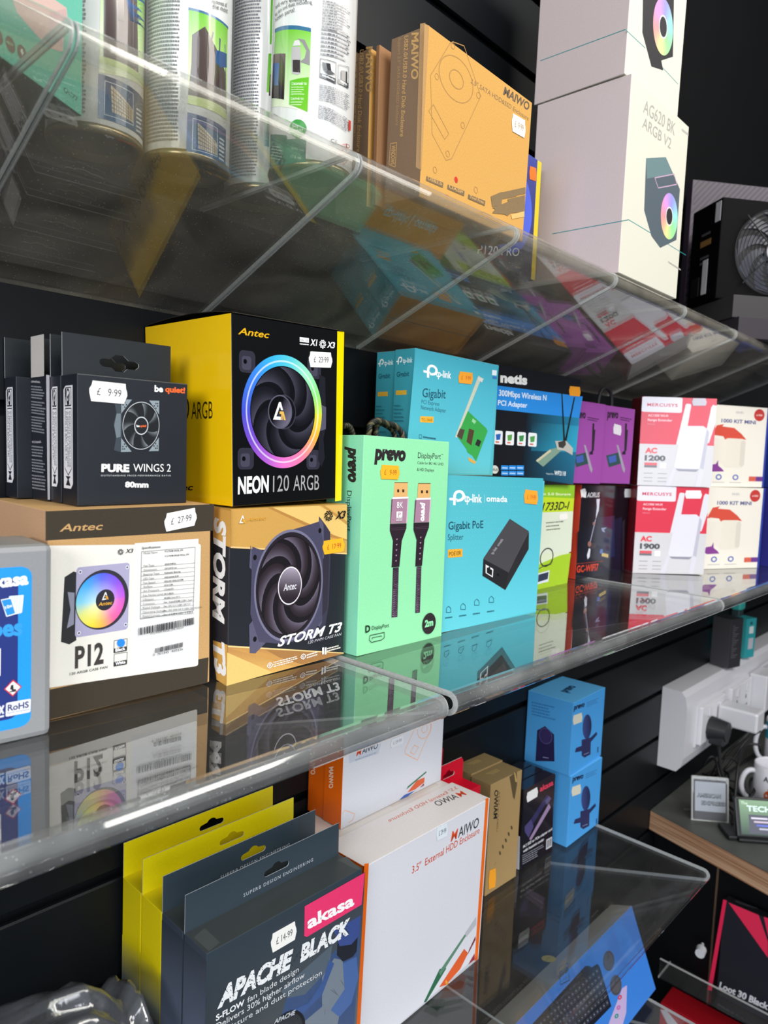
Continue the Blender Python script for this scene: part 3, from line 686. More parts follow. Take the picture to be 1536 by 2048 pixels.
# ---- be quiet boxes
def quiet(loc, rot, size, label, kind):
    b = Carton('small_fan_box', loc, rot, size, '#1c2128', SATIN(), label, group='small black fan boxes with hang tabs', sides={'left': '#1d2029', 'top': '#22262b'})
    w, d, h = size
    g = plate('hang_tab', [(0, 0), (w*.995, 0), (w*.995, .0295), (0, .0295)], [[(w*.5+x, .013+y) for x, y in
        [(-.0145, -.002), (-.012, -.004), (-.006, -.004), (-.003, -.0065), (.003, -.0065), (.006, -.004), (.012, -.004), (.0145, -.002), (.0145, .0005), (.012, .0018), (.007, .0018), (.003, .0052), (-.003, .0052), (-.007, .0018), (-.012, .0018), (-.0145, .0005)]]],
        .0008, Matrix.Translation((0, d-.0006, h-.0004)) @ Matrix.Rotation(R(90), 4, 'X'), None, None, ('#1f2428', '#cfd0d2'))
    if kind == 3: # white back of the tab shows on the turned box
        g.add([(-.0006, d-.0005, h), (-.0006, .003, h), (-.0006, .003, h+.029), (-.0006, d-.0005, h+.029)], [(0, 1, 2, 3)], [hx('#c9c4be')]*4)
    link('hang_tab', g.mesh('hang_tab'), b.e, [SATIN()])
    f = b.face('front'); L = b.face('left')
    if kind == 1:
        f.zoom(0, 640, 3.84)
        f.text('be', (1186, 548), (1252, 553), (1187, 500), '#fff', bold=.04); f.text('quiet!', (1268, 550), (1420, 562), (1270, 506), '#f0662a', bold=.04)
        A = f.art((1083, 812), (1222, 812), (1085, 628))
        A.poly([(-1.42, .95), (-1.05, 1.12), (-1.0, -1.1), (-1.42, -1.0), (-1.3, -.4), (-1.45, .1), (-1.3, .5)], '#3a434a')
        A.poly([(-1.3, .5), (-1.08, .5), (-1.08, -.45), (-1.3, -.5), (-1.42, 0)], '#6c7880')
        for x, y in ((-1.0, 1.0), (.92, .98), (-1.0, -1.0), (.92, -1.0)):
            sx, sy = (1 if x > 0 else -1), (1 if y > 0 else -1)
            A.poly([(x+sx*.06, y+sy*.08), (x-sx*.5, y+sy*.08), (x+sx*.06, y-sy*.5)], '#8b979e')
            for k in range(5): A.disc(.035, '#1c2128', x-sx*.03-sx*.09*(k % 3), y-sy*.04-sy*.1*(k//2), 8)
        A.disc(1.0, '#c3cacd', n=56); A.disc(.97, '#15181c', n=56); A.blades(7, .38, .93, '#15181b', '#7d868c', sweep=.25, width=.38, rot=.2)
        A.disc(.38, '#c9ced2', n=36); A.disc(.335, '#191c20', n=36); A.text('be', -.26, -.05, -.1, .09, '#fff', bold=.04); A.text('quiet!', -.07, -.05, .27, .09, '#f0662a', bold=.04)
        f.text('PURE', (775, 1163), (990, 1165), (776, 1104), '#fff', bold=.05); f.text('WINGS 2', (1020, 1165), (1308, 1165), (1021, 1104), '#f4f4f4')
        f.text('OUTSTANDING PRICE-PERFORMANCE RATIO', (772, 1200), (1308, 1200), (772, 1188), '#cfd2d4', bold=.01, sp=1.3); f.text('80mm', (957, 1283), (1137, 1284), (958, 1240), '#fff', bold=.05)
        f.sticker((832, 556), (976, 570), (838, 478), '£   9·99', parent=b.e)
    if kind in (1, 4):
        L.w, L.h = d, h
        A = Art(L, (d*.42, h*.52), (d*.42+d*.30, h*.52), (d*.42, h*.52+h*.395))
        A.poly([(-.55, 1), (1, 1), (1, -.9), (.55, -1), (-1, -1), (-1, .93)], '#f2f2f6'); A.poly([(-.5, .97), (.72, .97), (.72, .6), (-.72, .6), (-.72, .93)], '#20222a'); A.poly([(-.35, .95), (.6, .95), (.6, .63), (-.6, .63)], '#f2f2f6')
        A.poly([(-.6, .57), (.75, .57), (.75, -.62), (0, -.75), (-.75, -.62), (-.75, .5)], '#20222a'); A.poly([(-.55, .55), (.7, .55), (.7, -.6), (0, -.72), (-.7, -.6), (-.7, .49)], '#f2f2f6')
        A.ring(.3, .42, '#20222a', 0, .8, 18, ry=.35); A.poly([(-.2, .78), (.3, .86), (.1, .7)], '#20222a'); A.poly([(-.3, .68), (.1, .72), (.35, .65), (-.1, .62)], '#20222a')
        for k, t in enumerate(('ÉLÉMENTS D\'EMBALLAGE', 'À SÉPARER ET À DÉPOSER', 'DANS LE BAC DE TRI')):
            x = .42-k*.42; L.utext(t, A.m(x-.13, .5), A.m(x-.13, -.58 if k < 2 else -.45), A.m(x+.18, .5), '#33353f')
        A.poly([(-.55, -.76), (.55, -.76), (.1, -.82), (.5, -.94), (-.5, -.94), (-.1, -.82)], '#20222a')
    if kind == 3:
        L.zoom(0, 640, 3.84); L.text('ESPAÑOL·', (238, 480), (312, 484), (238, 462), '#d9d9de', bold=.02); L.text('РУССКИЙ·', (238, 944), (318, 946), (238, 924), '#d9d9de', bold=.02)
        L.rows((238, 498), (350, 508), (240, 605), 5, '#8d9098', .5, .3, 2); L.rows((240, 615), (350, 628), (244, 722), 5, '#8d9098', .5, .3, 3); L.rows((242, 732), (350, 746), (246, 862), 6, '#8d9098', .5, .3, 4)
        L.rows((240, 958), (352, 970), (244, 1050), 4, '#8d9098', .5, .3, 5); L.rows((244, 1060), (354, 1074), (248, 1170), 5, '#8d9098', .5, .3, 6); L.rows((246, 1180), (356, 1194), (250, 1300), 5, '#8d9098', .5, .3, 7)
        f.zoom(0, 640, 3.84); f.poly([(354, 420), (380, 424), (384, 1380), (366, 1380)], '#b9b8bd')
    b.done(); return b
quiet((.2050, -.0971, -.0434), (-2.0, 0, -.5), (.0803, .0262, .0878), 'black 80mm fan box in front of the hang-tab stack, priced 9-99', 1)
quiet((.2052, -.0703, -.0434), (-1.0, 0, -.5), (.0803, .0180, .0878), 'black 80mm fan box second from the front, behind the 9-99 priced one', 4)
quiet((.2036, -.0514, -.0434), (0, 0, -.5), (.0803, .0272, .0878), 'black fan box turned back to front with a white tab and small printed spine', 3)
quiet((.1930, -.0236, -.0434), (0, 0, -.5), (.0803, .0222, .0878), 'black 80mm fan box at the back by the wall, leftmost of the tabs', 4)
# ---- prevo DisplayPort box
G1 = '#97e6ae'
b = Carton('cable_box', (.4376, -.1332, S), (.6, -1.0, .6), (.1212, .046, .1955), '#93e3ab', MATTE(), 'mint green boxed 2m display cable with two plug pictures, price 9-99 on orange', sides={'left': '#8adfba', 'top': '#8fd9a2'})
f = b.face('front').zoom(680, 840, 4.18)
DK = '#2b2327'
f.text('prevo', (287, 325), (548, 338), (290, 238), DK, bold=.06, shear=.1)
f.text('DisplayPort', (650, 318), (842, 328), (652, 270), DK); f.text('™', (843, 298), (862, 300), (843, 285), DK)
f.text('Cable for 8K/ 4K/ UHD', (647, 368), (864, 380), (648, 345), DK); f.text('& HD Displays', (643, 425), (784, 432), (644, 400), DK)
for (a0, a1, a2, b0, t) in ((447, 567, 418, 428, '8K'), (644, 754, 612, 624, 'prevo')):
    k = 0 if t == '8K' else 8
    w_ = a1-a0
    f.poly([(a0+8, 520+k), (a1, 520+k), (a1-4, 645+k), (a0, 645+k)], '#e2b270'); f.poly([(a0+8, 520+k), (a1, 520+k), (a1, 526+k), (a0+8, 526+k)], '#6a4a28')
    for x in (a0+30, a0+72): f.poly([(x, 580+k), (x+17, 580+k), (x+17, 604+k), (x, 604+k)], '#3b2a20')
    f.poly([(a0-10, 645+k), (a1+4, 640+k), (a1-10, 862-k), (a0-30, 866-k)], '#a98298'); f.poly([(a0-10, 645+k), (a1+4, 641+k), (a1+2, 656+k), (a0-10, 660+k)], '#f7eff4')
    f.poly([(a0-18, 662+k), (a0-8, 662+k), (a0-24, 864-k), (a0-30, 866-k)], '#6b4a60'); f.poly([(a1-4, 660+k), (a1+4, 660+k), (a1-8, 862-k), (a1-16, 862-k)], '#d7bccb')
    e_ = a1-12
    f.poly([(a0-31, 868-k), (e_, 864-k), (e_-2, 905-k), (e_-40, 1010-k), (e_-60, 1226-k), (a0-17, 1232-k), (a0-6, 1010-k), (a0-32, 925-k)], '#2b1e29')
    for kk in range(5): f.poly([(a0+20-kk*2, 995+kk*45-k*2), (a0+34-kk*2, 990+kk*45-k*2), (a0+28-kk*2, 1006+kk*45-k*2)], '#b995ac')
    f.line((a0-24, 905-k), (e_-6, 900-k), .0003, '#5a4656'); f.line((a0-20, 918-k), (e_-8, 914-k), .0003, '#5a4656')
    yb = 1650 if t == '8K' else 1612; x0, x1_ = a0-6, e_-66
    f.poly([(x0, 1234-k), (x1_, 1230-k), (x1_-12, yb-4), (x0-12, yb)], '#3b2c3d')
    n_ = 26
    for q in range(n_):
        ya = 1240-k+(yb-1248+k)*q/n_; dx = -12*q/n_; h_ = (yb-1248)/n_; mx_ = (x0+x1_)/2+dx
        f.poly([(x0+dx+3, ya), (mx_, ya+h_*.55), (mx_, ya+h_*1.0), (x0+dx+3, ya+h_*.42)], '#a98aa6', f.lay); f.poly([(x1_+dx-3, ya), (x1_+dx-3, ya+h_*.42), (mx_, ya+h_*1.0), (mx_, ya+h_*.55)], '#8d6f8c', f.lay)
f.text('8K', (470, 738), (522, 734), (471, 686), '#fff'); f.text('prevo', (680, 690), (672, 846), (708, 692), '#fff', bold=.06, shear=.1)
f.poly([(468, 766), (518, 764), (515, 812), (466, 814)], '#fff'); f.text('P', (482, 806), (503, 805), (483, 774), '#a98298', bold=.03); f.pline([(466, 818), (514, 816), (512, 840), (464, 842)], .0003, '#fff', True); f.text('UHD', (470, 837), (508, 835), (471, 822), '#fff')
f.text('D', (208, 1776), (248, 1768), (208, 1718), '#14321f', bold=.03); f.text('DisplayPort', (262, 1755), (404, 1730), (262, 1722), '#20422c')
f.pline([(246, 1800), (366, 1774), (366, 1820), (340, 1838), (258, 1858), (240, 1838)], .0006, '#14321f', True); f.pline([(262, 1834), (264, 1820), (342, 1803), (342, 1814)], .0005, '#14321f')
A = f.art((740, 1700), (795, 1688), (742, 1612)); A.disc(1, DK, n=40); f.text('2m', (703, 1730), (774, 1714), (704, 1672), '#8ee3aa', bold=.05)
f.sticker((416, 437), (495, 441), (419, 378), '£   9-99', '#f7b520', '#b5651d', parent=b.e)
f = b.face('left').zoom(680, 840, 4.18)
f.text('prevo', (72, 226), (72, 515), (135, 236), DK, bold=.06, shear=.1); f.text('DisplayPort', (60, 590), (55, 930), (98, 592), DK)
b.done()
A_ = None
# curled top flap edge
# ---- tp-link PoE
TL, TLD = '#4fb7c8', '#3fa6b8'
def tp_logo(f, p, k, slope=.0, dot='#fff'):
    """round-cornered arrow mark"""
    x, y = p; s_ = k
    A = f.art((x, y), (x+s_, y+s_*slope), (x, y-s_))
    A.ring(.42, .78, dot, .3, .25, 24, a0=R(-95), a1=R(200)); A.poly([(-.5, .3), (-.18, .3), (-.18, -1.0), (-.5, -1.0)], dot); A.poly([(-1.0, -.35), (-.1, -.35), (-.1, -.02), (-1.0, -.02)], dot); A.poly([(-.06, -.1), (.5, -.46), (.24, -.56), (-.06, -.56)], dot)
def poe(loc, label, full=True):
    b = Carton('splitter_box', loc, (-1.0, 0, .8), (.17, .062, .158), '#57bfcf', MATTE(), label, group='turquoise splitter boxes', sides={'top': '#e3a02a', 'bottom': '#e3a02a'})
    f = b.face('front')
    if full:
        f.zoom(660, 660, 1.7534)
        f.grad([(395, 508), (748, 520), (722, 990), (388, 1062)], ['#52b6c2', '#49b2c3', '#5cc9da', '#62cbd8'], 8)
        # halftone dots in the print
        f.lay += 1
        for i in range(24):
            for j in range(22):
                u, v = .008+i*.0068, .012+j*.0066; r_ = .0005
                f.upoly([(u-r_, v), (u, v-r_), (u+r_, v), (u, v+r_)], '#74ccd6', f.lay)
        tp_logo(f, (445, 588), 26)
        f.text('tp-link', (470, 602), (532, 605), (470, 573), '#fff', bold=.02); f.line((541, 577), (541, 607), .0005, '#bfe8ee'); f.text('omada', (548, 601), (621, 603), (548, 580), '#fff', bold=.02, sp=1.05)
        f.text('Gigabit PoE', (415, 700), (537, 694), (415, 672), '#1d4f63', bold=.01); f.text('Splitter', (413, 737), (467, 735), (413, 716), '#2a6073')
        f.poly([(413, 770), (464, 767), (464, 795), (413, 799)], '#f0ae35'); f.text('POE10R', (417, 792), (459, 788), (417, 778), '#5a4a20', bold=.01)
        f.poly([(538, 800), (630, 662), (696, 705), (694, 770), (614, 912), (535, 862)], '#3d3c40'); f.poly([(538, 803), (630, 664), (697, 708), (625, 850)], '#48474b'); f.poly([(625, 848), (697, 708), (696, 768), (614, 912)], '#29292c'); f.poly([(537, 803), (625, 850), (614, 910), (534, 862)], '#222226')
        f.poly([(545, 822), (572, 838), (570, 868), (545, 852)], '#e8e8ea'); f.poly([(549, 832), (554, 834), (556, 829), (562, 833), (561, 838), (568, 842), (567, 862), (549, 851)], '#18181b'); f.art((588, 858), (592, 859), (588, 853)).disc(1, '#0d0d10')
        f.text('tp-link  omada', (570, 788), (607, 735), (562, 783), '#b9b9bd')
        f.line((688, 718), (624, 852), .0003, '#67666b')
        for x, y in ((415, 980), (466, 970), (514, 955), (565, 945)): f.pline([(x-8, y+10), (x-8, y-4), (x, y-12), (x+8, y-4), (x+8, y+10)], .0007, '#2b6d80', True); 
        for x, y in ((403, 1006), (452, 999), (500, 992), (550, 984)): f.rows((x, y), (x+26, y-4), (x, y+8), 1, '#2f7486')
        f.sticker((704, 586), (728, 589), (705, 562), '£  19·99', '#f5a52a', '#d4612a', parent=b.e)
    t = b.face('top'); t.utext('tp-link | omada', (.035, .022), (.13, .022), (.035, .035), '#bfe9ee', bold=.02)
    b.done(); return b
poe((.5718, -.1267, S), 'turquoise splitter box with a picture of a black adapter, beside the green cable box')
poe((.5765, -.0630, S), 'turquoise splitter box standing hidden behind the front one, only its orange top edge showing', False)
# ---- tp-link Gigabit boxes
def giga(loc, size, label, first):
    b = Carton('network_card_box', loc, (.1, 0.1, 0), size, '#4fb3c4', MATTE(), label, group='tall turquoise network card boxes', sides={'left': '#3fa3b6', 'top': '#e3a02a', 'bottom': '#e3a02a'})
    f = b.face('front'); w, d, h = size
    if first:
        f.zoom(660, 660, 1.7534)
        f.grad([(300, 63), (592, 125), (558, 505), (262, 500)], ['#4db6cb', '#45afc6', '#5cc0d2', '#57bccb'], 6)
        tp_logo(f, (352, 145), 24, .2); f.text('tp-link', (371, 163), (424, 170), (372, 138), '#fff', bold=.02)
        f.text('Gigabit', (323, 235), (405, 240), (325, 203), '#23596e', bold=.01); f.text('PCI Express', (320, 258), (383, 266), (321, 244), '#2f6c80'); f.text('Network Adapter', (318, 278), (406, 290), (319, 263), '#2f6c80')
        f.poly([(316, 302), (363, 304), (362, 326), (315, 323)], '#efb23a'); f.text('TG-3468', (320, 320), (358, 321), (320, 309), '#77601f')
        f.poly([(520, 160), (538, 172), (533, 182), (526, 180), (445, 378), (438, 375)], '#c5cbb8'); f.poly([(517, 165), (538, 171), (532, 184), (520, 176)], '#d7d9d2')
        f.poly([(483, 284), (548, 345), (552, 355), (512, 460), (498, 440), (482, 430), (478, 418), (445, 372)], '#35a04a'); f.poly([(483, 445), (512, 462), (506, 470), (486, 458)], '#d2a64a')
        f.poly([(455, 345), (472, 350), (462, 385), (444, 372)], '#4a4238'); f.poly([(487, 345), (505, 352), (495, 405), (478, 392)], '#4d3d2c'); f.poly([(516, 382), (530, 390), (522, 410), (508, 402)], '#23262a'); f.poly([(500, 310), (512, 320), (506, 330), (496, 320)], '#8fcf9a')
        f.rows((326, 370), (372, 377), (326, 380), 1, '#2c6c80'); f.pline([(312, 367), (321, 368), (321, 380), (312, 379)], .0004, '#2c6c80', True)
        f.poly([(568, 140), (584, 142), (583, 160), (567, 158)], '#e8f4fa'); f.poly([(570, 162), (585, 164), (584, 172), (569, 170)], '#3b76c4')
        f.sticker((475, 168), (500, 171), (477, 148), '£   9·99', '#f5a52a', '#d4612a', parent=b.e)
    L = b.face('left'); L.nx = 1
    A = Art(L, (d*.5, h*.91), (d*.5+.004, h*.91), (d*.5, h*.91+.004)); 
    A.ring(.42, .78, '#fff', -1.6, .25, 20, a0=R(-95), a1=R(200)); A.poly([(-2.4, .3), (-2.08, .3), (-2.08, -1.0), (-2.4, -1.0)], '#fff'); A.poly([(-2.9, -.35), (-2.0, -.35), (-2.0, -.02), (-2.9, -.02)], '#fff')
    L.utext('tp-link', A.m(-.6, -.7), A.m(2.7, -.7), A.m(-.6, .6), '#e8fbff', bold=.02); L.utext('Gigabit', A.m(-2.6, -4.2), A.m(1.8, -4.2), A.m(-2.6, -2.9), '#1f5a6e', bold=.02)
    A.poly([(-2.6, -9), (1.2, -9), (1.2, -7.8), (-2.6, -7.8)], '#e8b53c')
    rd = random.Random(3)
    for k in range(16): L.uline((d*.15, h*(.55-.03*k)), (d*(.35+.5*rd.random()), h*(.55-.03*k)), .0009, '#2b7286', 200)
    b.done(); return b
giga((.5634, -.0755, -.0212), (.1520, .0280, .1315), 'tall turquoise network card box in front, with a green circuit card picture', True)
giga((.5656, -.0465, -.0212), (.1500, .0280, .1310), 'tall turquoise network card box behind the front one, only its spine showing', False)
# ---- green sound box under netis
b = Carton('adapter_box', (.8063, -.0551, S), (.7, 0, .3), (.148, .054, .1452), '#dfe9c9', SATIN(), 'lime green adapter box partly hidden behind the turquoise splitter box', sides={'top': '#9cc42a', 'left': '#9cc42a', 'right': '#2a2a2a'})
f = b.face('front').zoom(980, 690, 4.016)
f.poly([(300, 1122), (682, 1126), (675, 1235), (300, 1220)], '#8cc327'); f.poly([(300, 1215), (676, 1232), (668, 1335), (300, 1350)], '#c3dd28'); f.poly([(300, 1350), (668, 1335), (650, 1660), (300, 1690)], '#dfe8d2'); f.poly([(300, 1800), (560, 1690), (650, 1670), (620, 1912), (290, 1985)], '#a9d026')
f.text('Connects On 5.0 Storage', (200, 1205), (648, 1208), (200, 1182), '#e9f4c8', bold=.02); f.text('81733D-I', (370, 1335), (636, 1318), (375, 1268), '#232620', bold=.02, shear=.25, )
f.rows((450, 1415), (605, 1402), (450, 1500), 3, '#5d6258', .3, .4, 3); f.art((455, 1705), (512, 1690), (458, 1625)).ring(.82, .95, '#2a2c2c', n=30)
f.poly([(380, 1420), (415, 1380), (400, 1600), (376, 1640)], '#9aa6c8'); f.pline([(385, 1800), (440, 1770), (490, 1760), (505, 1720)], .0012, '#26282a')
f.poly([(385, 1835), (478, 1808), (468, 1900), (380, 1922)], '#dfe6ee'); f.poly([(388, 1845), (470, 1822), (462, 1880), (384, 1905)], '#2c3a52')
f.sticker((588, 1380), (622, 1376), (589, 1355), '', '#f2f0e8', parent=b.e)
b.done()
# ---- netis box
b = Carton('wireless_adapter_box', (.7345, -.0560, -.0346), (-1.4, 1.5, -.5), (.2035, .045, .1500), '#12161c', SATIN(), 'large black and blue wireless adapter box with a picture of a two-antenna card', sides={'right': '#2b8be0', 'top': '#1b1b1e'})
f = b.face('front').zoom(980, 690, 4.016)
f.grad([(300, 500), (720, 560), (668, 1120), (250, 1060)], ['#101a24', '#1d86ac', '#1a5a78', '#0c1820'], 10)
f.grad([(330, 620), (712, 650), (690, 860), (330, 850)], ['#122b38', '#2a9cc0', '#2aa5c6', '#1c5f78'], 10)
f.poly([(0, 318), (745, 414), (716, 586), (0, 512)], '#2a8ee2')
f.text('netis', (82, 296), (298, 318), (84, 222), '#f4f4f0', bold=.05)
f.text('300Mbps Wireless N', (70, 406), (452, 446), (72, 358), '#e8f2fb', bold=.02); f.text('PCI Adapter', (62, 482), (298, 504), (64, 440), '#e8f2fb', bold=.02)
for k, x in enumerate((32, 124, 218, 306)):
    y = 688+k*6; f.art((x+34, y+55), (x+68, y+58), (x+36, y)).rrect(-1, -1, 1, 1, .25, '#e9eef0'); c_ = ('#2a62b8', '#5aa04a', '#3f8f4a', '#4f9c50')[k]; f.poly([(x+14, y+30), (x+54, y+24), (x+48, y+72), (x+18, y+76)], c_); f.poly([(x+12, y+84), (x+40, y+86), (x+40, y+98), (x+12, y+96)], '#d86a5a')
f.poly([(572, 392), (580, 392), (602, 770), (588, 770)], '#16181b'); f.poly([(672, 420), (682, 420), (612, 775), (598, 772)], '#16181b')
f.poly([(365, 930), (480, 838), (560, 820), (590, 830), (425, 978)], '#7d9a88'); f.poly([(368, 926), (480, 838), (492, 852), (380, 940)], '#c8c2a2'); f.poly([(520, 770), (610, 770), (665, 830), (660, 885), (600, 850), (540, 840)], '#b9b8b0'); f.poly([(545, 780), (602, 765), (608, 800), (585, 830), (550, 820)], '#3c3a38')
f.art((35, 1000), (66, 1004), (38, 958)).disc(1, '#d8dcd6', ry=.8, n=24); f.text('Wi-Fi', (14, 1012), (60, 1014), (14, 990), '#222', bold=.02)
for i in range(3):
    for j in range(2): x = 88+i*62; y = 966+j*44; f.poly([(x, y), (x+58, y+2), (x+56, y+38), (x-2, y+36)], '#2a8ee2'); f.rows((x+6, y+12), (x+52, y+14), (x+5, y+28), 1, '#dcecf8')
f.text('Model No.', (448, 1040), (508, 1043), (448, 1026), '#cfe3ea'); f.text('WF2118', (513, 1044), (605, 1050), (514, 1008), '#e6f2f6', bold=.02)
f.sticker((679, 372), (724, 376), (680, 334), '', '#f5a01e', parent=b.e)
b.done()
# ---- GC-WIFI7
b = Carton('wifi_card_box', (.9892, -.0470, S), (-1.6, 0, 1.0), (.158, .044, .1455), '#14141c', GLOSS(), 'glossy black wifi card box with a red spine and a dark blue card picture', sides={'left': '#d2452f', 'top': '#a8382c'})
f = b.face('front').zoom(980, 690, 4.016)
f.grad([(705, 1500), (1060, 1380), (1050, 1840), (690, 1870)], ['#15151f', '#20233c', '#181a2c', '#131320'], 6)
f.grad([(860, 1390), (1000, 1370), (1000, 1700), (850, 1720)], ['#1d2136', '#2b2f4c', '#1e2a50', '#1a1c30'], 6)
f.poly([(725, 1165), (760, 1150), (770, 1165), (755, 1195), (735, 1228)], '#f0f0f0'); f.poly([(745, 1180), (775, 1175), (770, 1228), (745, 1222)], '#e8e8e8'); f.text('AORUS', (778, 1224), (880, 1222), (780, 1184), '#d6d6da', bold=.02, shear=.2)
f.poly([(855, 1238), (882, 1235), (872, 1330), (848, 1400), (858, 1300)], '#d6daea'); f.line((848, 1400), (800, 1600), .0022, '#a9adc4'); f.poly([(795, 1630), (806, 1640), (800, 1700), (784, 1722), (778, 1690)], '#e4e6f0')
f.poly([(893, 1470), (938, 1465), (915, 1485), (925, 1505), (905, 1500), (898, 1488)], '#8d96b8'); f.poly([(896, 1668), (950, 1680), (948, 1708), (896, 1696)], '#c9b06a'); f.poly([(885, 1640), (905, 1640), (905, 1676), (880, 1672)], '#5573b4'); f.poly([(805, 1590), (850, 1590), (850, 1630), (800, 1640)], '#3a3338')
f.art((832, 1435), (840, 1434), (832, 1420)).disc(1, '#9a6a60'); f.art((798, 1598), (812, 1597), (798, 1576)).disc(1, '#9a6a60')
f.text('GC-WIFI7', (694, 1828), (868, 1808), (697, 1772), '#e2492c', bold=.02); f.rows((695, 1752), (920, 1728), (695, 1764), 1, '#8e3526')
f.poly([(1062, 1420), (1080, 1400), (1075, 1800), (1060, 1810)], '#2c2d38')
f.sticker((1105, 1190), (1132, 1190), (1106, 1156), '', '#c9cdd0', parent=b.e)
b.done()
# ---- purple boxes
def purple(loc, rot, size, label, zx, dx):
    b = Carton('wifi_adapter_box', loc, rot, size, '#96479c', MATTE(), label, group='purple wifi adapter boxes', sides={'right': '#4a2250'})
    f = b.face('front').zoom(980, 690, 4.016)
    f.text('prevo', (940+dx, 582-dx*.0), (1030+dx, 588), (942+dx, 535), '#2f1b33', bold=.05, shear=.1); f.rows((1045+dx, 572), (1140+dx, 590), (1045+dx, 606), 2, '#4a2350')
    f.poly([(1085+dx, 630), (1100+dx, 630), (1088+dx, 880), (1060+dx, 880), (1062+dx, 860), (1078+dx, 850)], '#221c28'); f.poly([(1096+dx, 680), (1108+dx, 680), (1096+dx, 850), (1084+dx, 850)], '#2b2430')
    f.poly([(932+dx, 888), (1040+dx, 860), (1060+dx, 950), (955+dx, 982)], '#2c4a4a'); f.poly([(950+dx, 898), (1010+dx, 882), (1016+dx, 935), (960+dx, 950)], '#3f5aa8'); f.poly([(1015+dx, 800), (1030+dx, 805), (1085+dx, 1000), (1078+dx, 1030), (1062+dx, 1000)], '#9a93a4')
    b.done(); return b
b = purple((.9440, -.0560, -.0318), (-6, 0, .6), (.0735, .05, .1200), 'purple wifi adapter box on the left, tucked behind the black and blue adapter box', 0, -262)
b = purple((1.0215, -.0565, -.0318), (-8.4, 0, .6), (.0873, .048, .1195), 'purple wifi adapter box on the right with a white price sticker and black cord handle', 0, 0)
b.face('front').zoom(980, 690, 4.016).sticker((1021, 680), (1053, 690), (1024, 640), '', '#d9d3dc', parent=b.e)
hp = [(.022, .024, .118), (.022, .024, .135), (.028, .024, .147), (.040, .024, .151), (.052, .024, .147), (.058, .024, .135), (.058, .024, .118)]
tube('cord_handle', hp, .0028, plain('black_cord', '#131316', .6), b.e)
# ---- red range extenders
def merc(loc, rot, size, num, label, mat, zo, oy):
    b = Carton('range_extender_box', loc, rot, size, '#d9d7d8', mat, label, group='red and white range extender boxes', sides={'left': '#7d1f2a', 'top': '#cfcdd2'})
    f = b.face('front')
    P = lambda a, c: (a*f.w, c*f.h)
    def pf(pts, col): f.upoly([P(*p) for p in pts], col)
    pf([(0, .47), (1, .47), (1, 1), (0, 1)], '#d8203f'); pf([(0, .0), (1, 0), (1, .47), (0, .47)], '#cfcdd0')
    A = Art(f, P(.27, .915), P(.54, .915), P(.27, 1.0)); A.rrect(-1, -1, 1, 1, .15, '#e3e0ea')
    f.utext('MERCUSYS', P(.07, .895), P(.48, .895), P(.07, .93), '#cf3a58', bold=.03, sp=1.1)
    f.utext('AC%s Wi-Fi' % num, P(.09, .78), P(.36, .78), P(.09, .805), '#f3c3cc', bold=.03); f.utext('Range Extender', P(.09, .73), P(.42, .73), P(.09, .755), '#f3c3cc', bold=.03); f.utext('ME50G', P(.09, .685), P(.19, .685), P(.09, .70), '#e88a9c')
    pf([(.49, .47), (.585, .92), (.60, .935), (.655, .93), (.66, .91), (.6, .47)], '#dcdbe2')
    pf([(.86, .5), (.93, .9), (.95, .93), (1, .92), (1, .72), (.93, .5)], '#dcdbe2')
    pf([(.48, .22), (.56, .66), (.60, .685), (.84, .69), (.89, .66), (.83, .22), (.78, .195), (.52, .2)], '#dddbe4'); pf([(.83, .22), (.89, .66), (.925, .62), (.88, .2)], '#b9b7c6'); pf([(.38, .0), (.45, 0), (.51, .2), (.47, .21)], '#d4d2dc'); pf([(.78, .0), (.85, 0), (.89, .2), (.82, .2)], '#d4d2dc'); pf([(.5, .2), (.82, .2), (.78, .17), (.54, .175)], '#8f8e9c')
    f.utext('AC', P(.08, .37), P(.24, .37), P(.08, .43), '#e0353f', bold=.05); f.utext(num, P(.08, .285), P(.36, .285), P(.08, .345), '#4a4a50', bold=.05)
    pf([(.08, .23), (.25, .23), (.25, .26), (.08, .26)], '#d9515a'); pf([(.08, .205), (.25, .205), (.25, .23), (.08, .23)], '#6a6a72'); pf([(.29, .2), (.37, .2), (.37, .26), (.29, .26)], '#eeeef0')
    f.z = (0, 0, 1)
    for x in (.08, .27):
        for y in (.14, .09, .05): f.uline(P(x, y), P(x+.12, y), .001, '#9a989e')
    b.done()
    return b
b = merc((1.1360, -.0719, S), (-43.5, 0, -.6), (.1207, .046, .1446), '1900', 'red and white range extender box marked AC 1900, on the shelf', SATIN(), 0, 0)
b.face('front').zoom(1230, 740, 4.451).sticker((697, 1108), (772, 1108), (697, 1072), '', '#f0eeee', parent=b.e)
b = merc((1.1356, -.0695, -.0346), (-46.5, 0, -.6), (.1215, .046, .1440), '1200', 'shrink-wrapped range extender box marked AC 1200, stacked on top of another', FILM(), 0, 0)
b.face('front').zoom(1230, 740, 4.451).sticker((750, 285), (815, 285), (750, 252), '', '#c9c6d2', parent=b.e)
